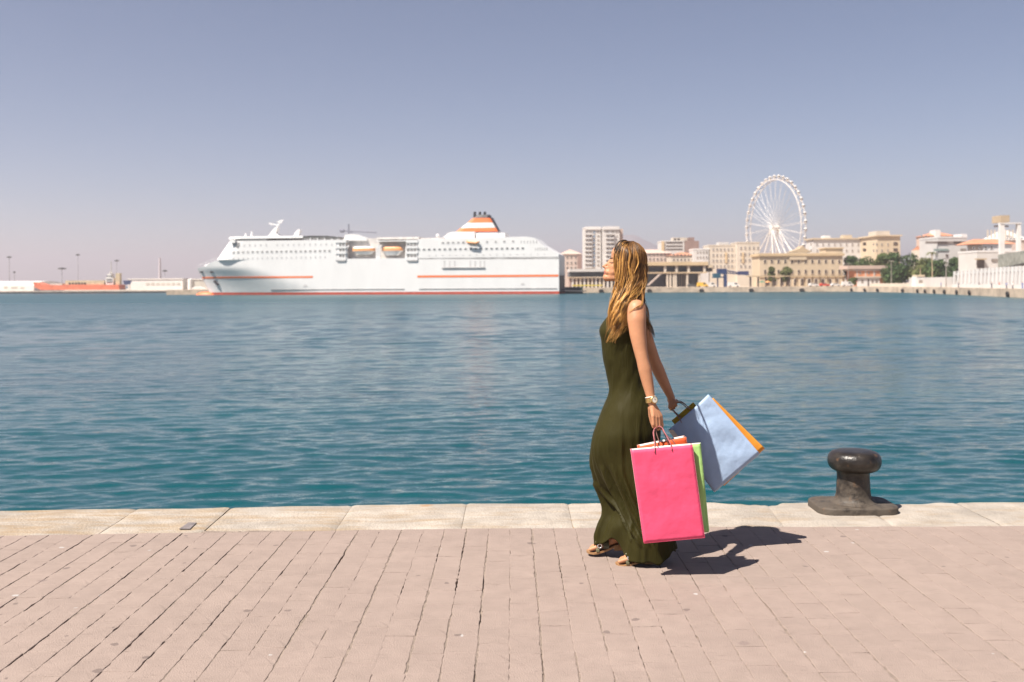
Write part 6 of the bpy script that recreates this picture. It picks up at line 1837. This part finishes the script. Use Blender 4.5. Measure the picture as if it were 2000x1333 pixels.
sheet(TOP, 330, 22, .0022, .0017, .002, lambda c_: (.05, .14 + .40 * c_), n=22, cutlo=.75, layer=.05)
# a few light locks that lie across the darker back, and flyaway hairs
LOOSE = [[(1236, 484, -.066), (1243, 496, -.082), (1247, 512, -.088), (1242, 526, -.094), (1236, 538, -.094)], [(1228, 482, -.078), (1231, 500, -.092), (1228, 520, -.097), (1233, 540, -.096), (1228, 556, -.098)],
         [(1258, 540, -.052), (1250, 552, -.078), (1240, 562, -.100), (1228, 574, -.132), (1216, 584, -.140)], [(1256, 556, -.050), (1248, 568, -.092), (1238, 577, -.130), (1226, 586, -.155), (1214, 598, -.150)],
         [(1254, 566, -.060), (1256, 580, -.150), (1254, 594, -.200), (1244, 600, -.222), (1228, 610, -.205)]]
for g in LOOSE:
    base = spline([Q(*p) for p in g], 20)
    for s in range(7):
        o = Vector((hr.gauss(0, .0028), hr.gauss(0, .003), hr.gauss(0, .002)))
        strand([p + o * (1 - .5 * i / 19) for i, p in enumerate(base)], .0017, .55, .88, 4)
for s in range(34):
    g = hr.choice(NEAR); base = spline([Q(*p) for p in g], 22); k = hr.randrange(4, 12)
    d = Vector((hr.gauss(0, .010), -abs(hr.gauss(0, .010)), hr.gauss(0, .006)))
    strand([push_out(p + d * math.sin(i / 9 * 2.6) * 1.5 + Vector((.005 * math.sin(i * .8 + s), -.010, 0)), .08) for i, p in enumerate(base[k:k + 10])], .0011, .65, .95, 4)
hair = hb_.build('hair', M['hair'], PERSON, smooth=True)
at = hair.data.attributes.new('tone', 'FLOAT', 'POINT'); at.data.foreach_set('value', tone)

# ------------------------------------------------------------------ sandals, watch
M['leather'] = mat('olive_leather', (0.085, 0.075, 0.035), 0.5, 0.2, 30); M['sole'] = mat('tan_sole', (0.30, 0.16, 0.07), 0.6, 0.2, 30); M['gold'] = mat('gold', (0.75, 0.50, 0.20), 0.28, 0.08, 40, metal=0.9); M['silver'] = mat('silver', (0.72, 0.70, 0.68), 0.25, 0.05, 40, metal=0.85)
def sandal(heel, ball, toe, Y, zt):
    root = bpy.data.objects.new('sandal', None); COL.objects.link(root); root.parent = PERSON; c = Vector(ball); root.location = c - LOC[PERSON.name]; LOC[root.name] = c
    heel, ball, toe = Vector(heel), Vector(ball), Vector(toe)
    P = [(heel + Vector((.028, 0, -.034)), .026), (heel + Vector((-.01, 0, -.034)), .031), (heel.lerp(ball, .5) + Vector((0, 0, -.032)), .032), (ball + Vector((0, 0, -.026)), .043), (toe.lerp(ball, .4) + Vector((0, 0, -.021)), .043), (toe + Vector((-.008, 0, -.014)), .030), (toe + Vector((-.018, 0, -.012)), .012)]
    mb = MB(); mb.rings([[p + Vector((0, -w, -.010 if i > 2 else -.012)), p + Vector((0, -w, 0)), p + Vector((0, w, 0)), p + Vector((0, w, -.010 if i > 2 else -.012))] for i, (p, w) in enumerate(P)]); mb.build('sole', M['sole'], root)
    # a block heel under the heel
    mb = MB(); hz = heel.z - .046; mb.rings([[heel + Vector((x, y, -.046)) for x, y in ((-.02, -.024), (.028, -.024), (.028, .024), (-.02, .024))], [heel + Vector((x * .9, y * .85, -.046 - max(.012, min(.05, hz - zt)))) for x, y in ((-.02, -.024), (.028, -.024), (.028, .024), (-.02, .024))]]); mb.build('heel', M['sole'], root)
    # broad strap over the instep and a thin one over the toes
    for f, r, w in ((.62, .041, .016), (1.08, .040, .009)):
        c0 = heel.lerp(ball, f) if f <= 1 else ball.lerp(toe, (f - 1) * 2)
        mb = MB(); rr = []
        for k in range(11):
            a = math.pi * k / 10; o = Vector((0, -math.cos(a) * (r + .004), math.sin(a) * (.044 if f < 1 else .030) - .022))
            rr.append([c0 + o + Vector((-w, 0, 0)), c0 + o * 1.06 + Vector((-w, 0, .001)), c0 + o * 1.06 + Vector((w, 0, .001)), c0 + o + Vector((w, 0, 0))])
        mb.rings(rr); mb.build('strap', M['leather'], root)
    c0 = heel.lerp(ball, .92)
    mb = MB(); n = 12; ctr = c0 + Vector((-.004, -.040, .004))
    rr = []
    for k in range(n + 1):
        a = 2 * math.pi * k / n; e = Vector((math.cos(a), 0, math.sin(a)))
        rr.append([ctr + e * (.0115 + .0042 * math.cos(b)) + Vector((0, -.0042 * math.sin(b), 0)) for b in [2 * math.pi * q / 6 for q in range(6)]])
    mb.rings(rr, cap=False); mb.build('buckle', M['silver'], root, smooth=True)
    mb = MB(); 
    for o in (-.018, .0, .016): mb.ellipsoid(c0 + Vector((-.012 - .01 * abs(o) * 50, o - .01, .026 - abs(o) * .2)), (.0065, .006, .006), None, 8, 6)
    mb.build('stud', M['leather'], root)
sandal(AT(1263, .075, FY1), AT(1224, .034, FY1), AT(1206, .020, FY1), FY1, 0.002)
sandal(AT(1203, .098, FY2), AT(1166, .055, FY2), AT(1149.5, .040, FY2), FY2, 0.03)

wt = bpy.data.objects.new('watch', None); COL.objects.link(wt); wt.parent = PERSON; wc = Q(1271.5, 782.5, -.2535); wt.location = wc - LOC[PERSON.name]; LOC[wt.name] = wc
ax = (Q(1273, 789, -.255) - Q(1269, 768, -.247)).normalized(); e1 = ax.orthogonal().normalized(); e1 = (Vector((0, -1, 0)) - ax * ax.dot(Vector((0, -1, 0)))).normalized(); e2 = ax.cross(e1)
lk = MB(); n = 22
for k in range(n):
    a = 2 * math.pi * k / n; c0 = wc + (e1 * math.cos(a) + e2 * math.sin(a)) * .0262; tn = (-e1 * math.sin(a) + e2 * math.cos(a)); nr = (e1 * math.cos(a) + e2 * math.sin(a))
    for o in (-.0072, 0, .0072):
        lk_ = [c0 + ax * (o + sx * .0033) + tn * sy * .0034 + nr * sz_ * .0016 for sz_ in (-1, 1) for sx, sy in ((-1, -1), (1, -1), (1, 1), (-1, 1))]
        lk.hexa(lk_)
lk.build('watch_strap', M['gold'], wt)
def disc(c, nrm, a, b, prof, name, m, par, n=24, smooth=True):
    mb = MB(); mb.rings([[c + nrm * h + (a * math.cos(2 * math.pi * k / n) + b * math.sin(2 * math.pi * k / n)) * r for k in range(n)] for r, h in prof]); return mb.build(name, m, par, smooth=smooth)
fd = (e1 * .86 - e2 * .5 * (1 if e2.x < 0 else -1)).normalized(); fa = ax; fb_ = fd.cross(ax)
fc = wc + fd * .0255
disc(fc, fd, fa, fb_, [(.019, -.002), (.0195, .003), (.0185, .0058), (.0155, .0064), (.0150, .0052)], 'watch_case', M['gold'], wt)
disc(fc + fd * .0045, fd, fa, fb_, [(.0149, 0), (.0149, .0008)], 'watch_dial', mat('watch_dial', (0.72, 0.66, 0.55), .3, .03, 30), wt, smooth=False)
hd_ = MB(); hd_.tube([fc + fd * .0058, fc + fd * .0058 + fa * -.009 + fb_ * .004], .0008, 4); hd_.tube([fc + fd * .0058, fc + fd * .0058 + fb_ * .010], .0007, 4); hd_.build('watch_hands', M['lash'], wt)
brc = MB(); n = 28; bc_ = wc - ax * .017; rr = []
for k in range(n + 1):
    a = 2 * math.pi * k / n; c0 = bc_ + (e1 * math.cos(a) + e2 * math.sin(a)) * .0262; nr = (e1 * math.cos(a) + e2 * math.sin(a))
    rr.append([c0 + ax * (.0026 * math.cos(q)) + nr * (.0022 * math.sin(q)) for q in [2 * math.pi * j / 6 for j in range(6)]])
brc.rings(rr, cap=False); brc.build('bracelet', mat('bracelet_pearl', (0.75, 0.68, 0.60), .35, .05, 60), PERSON, smooth=True)

# ------------------------------------------------------------------ shopping bags
def paper(name, c, inner=(0.60, 0.56, 0.52)):
    m = mat(name, c, 0.62, 0.05, 9, 0.25, 26, spec=0.3); i = bpy.data.materials.get('paper_inside') or mat('paper_inside', inner, 0.8, 0.05, 12)
    return [m, i]
def bag(label, TL, TR, BR, BL, T, mats, seed, handle_pts, handle_m, crease=None, wr=.004, belly=.0, gusset_in=.25, bottom_fold=True, handles_back=None, nose=0.0):
    """a paper carrier bag: front and back panel, two folded gussets, base, rope handles; TL..BL is the front panel, T goes to the back panel"""
    TL, TR, BR, BL, T = (Vector(p) for p in (TL, TR, BR, BL, T))
    c = (BL + BR) / 2 + T / 2
    t = thing('shopping_bag', label, 'shopping bag', c, 'paper shopping bags held by the woman')
    nu, nv_ = 20, 26
    nrm = (TR - TL).cross(BL - TL).normalized()
    if nrm.dot(T) > 0: nrm = -nrm
    def grid_pt(a, b, c_, d, u, v): return (a * (1 - u) + b * u) * (1 - v) + (d * (1 - u) + c_ * u) * v
    def panel(mb, a, b, c_, d, n_, sd, crs=None, amp=1.0, bel=0.0):
        P = []
        for i in range(nv_ + 1):
            v = i / nv_
            for j in range(nu + 1):
                u = j / nu; p = grid_pt(a, b, c_, d, u, v)
                edge = min(1, 8 * min(u, 1 - u)) * min(1, 10 * min(v + .02, 1 - v))
                w = wr * amp * (mnoise.noise((u * 3 + sd, v * 4, sd)) + .6 * (1 - abs(mnoise.noise((u * 6 + v * 3, v * 7 - u * 4, sd + 5)) * 2)) + .35 * mnoise.noise((u * 13, v * 15, sd)))
                off = w * edge + bel * math.sin(math.pi * u) * math.sin(math.pi * v * .9)
                if crs: off += crs(u, v)
                if bottom_fold: off -= .0022 * math.exp(-((v - .72) / .006) ** 2) * amp
                P.append(p + n_ * off)
        b0 = len(mb.v)
        mb.add(P, [((i + 1) * (nu + 1) + j, (i + 1) * (nu + 1) + j + 1, i * (nu + 1) + j + 1, i * (nu + 1) + j) for i in range(nv_) for j in range(nu)])
    mb = MB(); panel(mb, TL, TR, BR, BL, nrm, seed, crease, 1.0, belly)
    f = mb.build('front_panel', mats, t, smooth=True)
    mb = MB(); panel(mb, TR + T, TL + T, BL + T, BR + T, -nrm, seed + 3, None, .7, belly); bk = mb.build('back_panel', mats, t, smooth=True)
    for (a, b_, s) in ((TL, BL, -1), (TR, BR, 1)):
        inw = (TR - TL).normalized() * (-s) ; P = []
        for i in range(13):
            v = i / 12; p = a.lerp(b_, v); depth = T.length * gusset_in * (1 - max(0, (v - .62) / .38)) if v > .62 else T.length * gusset_in
            mid = p + T * .5 + inw * depth
            # keep to the front panel's own edge displacement
            o = nrm * (crease(0 if s < 0 else 1, v) if crease else 0)
            P += [p + o, p.lerp(mid, .5) + o * .5, mid, (p + T).lerp(mid, .5), p + T]
        mb = MB(); mb.add(P, [(i * 5 + j, i * 5 + j + 1, (i + 1) * 5 + j + 1, (i + 1) * 5 + j) if s < 0 else (i * 5 + j + 1, i * 5 + j, (i + 1) * 5 + j, (i + 1) * 5 + j + 1) for i in range(12) for j in range(4)]); g = mb.build('gusset', mats, t); 
        sg = g.modifiers.new('paper', 'SOLIDIFY'); sg.thickness = .0012; sg.offset = -1; sg.material_offset = 1; sg.material_offset_rim = 0
    mb = MB(); mb.add([BL, BR, BR + T, BL + T], [(3, 2, 1, 0)]); bt = mb.build('base', mats, t)
    for o_ in (f, bk, bt):
        sg = o_.modifiers.new('paper', 'SOLIDIFY'); sg.thickness = .0016; sg.offset = -1; sg.material_offset = 1; sg.material_offset_rim = 0
    for pts in handle_pts:
        mb = MB(); P = spline(pts, 26); mb.tube(P, .0024, 7); 
        # the twist of the paper cord
        for s2 in (0, math.pi):
            tw = []
            for i, p in enumerate(P): tw.append(p + Vector((math.cos(i * .9 + s2) * .0014, math.sin(i * .9 + s2) * .0014, 0)))
            mb.tube(tw, .0017, 5)
        mb.build('handle', handle_m, t, smooth=True)
    return t
M['cord_pink'] = mat('cord_pink', (0.36, 0.10, 0.11), .6, .2, 60); M['cord_brown'] = mat('cord_brown', (0.20, 0.095, 0.075), .6, .2, 60)
PD = 5.02
Qb = lambda px, py, D: W(px, py, D)
# near hand: pink, orange red and green bags
pTL, pTR, pBR, pBL = Qb(1232.2, 880, PD), Qb(1352.6, 869, PD), Qb(1377, 1051, PD - .01), Qb(1258, 1062, PD - .01)
bag('bright pink paper shopping bag in front of the others in the near hand', pTL, pTR, pBR, pBL, (0.0, .030, 0.002), paper('pink_paper', (0.68, 0.072, 0.155)), 1.0,
    [[Qb(1279.2, 885, PD - .004), Qb(1279, 868, PD + .002), Qb(1276, 845, PD + .03), Qb(1281, 835.5, PD + .052), Qb(1291, 834.0, PD + .05), Qb(1298, 845, PD + .03), Qb(1309, 866, PD + .002), Qb(1313, 881, PD - .004)]], M['cord_pink'], wr=.0035)
bag('orange red paper shopping bag standing up behind the pink one', Qb(1246.5, 872.8, PD + .085), Qb(1340.5, 853.8, PD + .085), Qb(1364, 1030, PD + .085), Qb(1268, 1046, PD + .085), (0.0, .05, 0.0), paper('orange_red_paper', (0.60, 0.085, 0.022)), 2.0,
    [[Qb(1282, 880, PD + .07), Qb(1280, 862, PD + .068), Qb(1277.5, 845, PD + .066), Qb(1283, 837.0, PD + .068), Qb(1291, 836, PD + .068), Qb(1297, 846, PD + .068), Qb(1303, 862, PD + .07), Qb(1306, 872, PD + .07)]], M['cord_brown'], wr=.003)
def green_crease(u, v):
    # the right hand strip is creased: it leans forward at the top and back again below a diagonal fold
    w = max(0.0, (u - .80) / .20)
    return w * (.016 * math.sin(math.pi * min(1, v / .62)) if v < .62 else -.020 * math.sin(math.pi * (v - .62) / .38))
gT = Vector((.012, .045, -.002))
bag('pale green paper shopping bag with a folded side standing out behind the pink one', Qb(1272, 874.5, PD + .034), Qb(1367, 867, PD + .034), Qb(1384, 1040, PD + .034), Qb(1290, 1047, PD + .034), gT, paper('green_paper', (0.31, 0.50, 0.16)), 3.0,
    [[Qb(1290, 882, PD + .036), Qb(1287, 862, PD + .04), Qb(1281.5, 845, PD + .05), Qb(1284, 838, PD + .058), Qb(1291, 837, PD + .058), Qb(1298, 847, PD + .05), Qb(1316, 864, PD + .04), Qb(1322, 878, PD + .036)]], M['cord_brown'], wr=.003, gusset_in=-.06, crease=green_crease)
# far hand: blue, amber and mustard bags swinging out behind her
BDp = 5.50
def blue_crease(u, v):
    # the left part of the panel is folded back along a line from the top to the bottom corner
    line = .60 * (1 - v) ; return -.12 * max(0.0, line - u) ** 1.05
bTL, bTR, bBR, bBL = Qb(1308, 843, BDp), Qb(1383.5, 770.5, BDp), Qb(1483, 885.5, BDp - .02), Qb(1393.5, 961, BDp - .02)
bag('light blue paper shopping bag tilted out behind her in the far hand', bTL, bTR, bBR, bBL, (.022, .072, -.018), paper('blue_paper', (0.325, 0.425, 0.58)), 4.0,
    [[Qb(1331, 826, BDp + .01), Qb(1326, 816, BDp + .03), Qb(1313, 801, BDp + .09), Qb(1314, 792, BDp + .11), Qb(1323, 784, BDp + .11), Qb(1333, 786, BDp + .08), Qb(1346, 798, BDp + .03), Qb(1352, 806, BDp + .01)]], M['cord_brown'], crease=blue_crease, wr=.006, belly=.008)
bag('amber orange paper shopping bag showing along the edge of the blue one', Qb(1325, 838, BDp + .10), Qb(1393, 777.5, BDp + .10), Qb(1492, 874.5, BDp + .08), Qb(1412, 948, BDp + .08), (.018, .05, -.014), paper('amber_paper', (0.62, 0.235, 0.025)), 5.0,
    [[Qb(1336, 828, BDp + .10), Qb(1329, 815, BDp + .10), Qb(1316, 802, BDp + .105), Qb(1316, 793, BDp + .11), Qb(1325, 786, BDp + .11), Qb(1336, 789, BDp + .105), Qb(1350, 801, BDp + .10), Qb(1357, 809, BDp + .10)]], M['cord_brown'], wr=.003)
bag('mustard paper shopping bag whose top edge shows above the blue one', Qb(1311.5, 822, BDp + .17), Qb(1354, 786, BDp + .17), Qb(1430, 878, BDp + .16), Qb(1384, 914, BDp + .16), (.015, .045, -.014), paper('mustard_paper', (0.46, 0.29, 0.022)), 6.0,
    [[Qb(1326, 815, BDp + .165), Qb(1319, 806, BDp + .15), Qb(1315, 799, BDp + .125), Qb(1318, 791, BDp + .12), Qb(1326, 787, BDp + .12), Qb(1333, 790, BDp + .14), Qb(1340, 796, BDp + .16), Qb(1344, 800, BDp + .165)]], M['cord_brown'], wr=.003)

# ------------------------------------------------------------------ sea air
hz = MB(); hz.box(-9500, 9500, -60, 9500, -7.0, 262)
hm_ = bpy.data.materials.new('sea_haze'); hm_.use_nodes = True
hn = hm_.node_tree; hn.nodes.clear()
ho = hn.nodes.new('ShaderNodeOutputMaterial'); hv = hn.nodes.new('ShaderNodeVolumePrincipled')
hv.inputs['Color'].default_value = (0.97, 0.865, 0.92, 1); hv.inputs['Density'].default_value = 0.00023; hv.inputs['Anisotropy'].default_value = 0.30
hn.links.new(hv.outputs[0], ho.inputs['Volume'])
haze = hz.build('haze', hm_, kind='stuff')
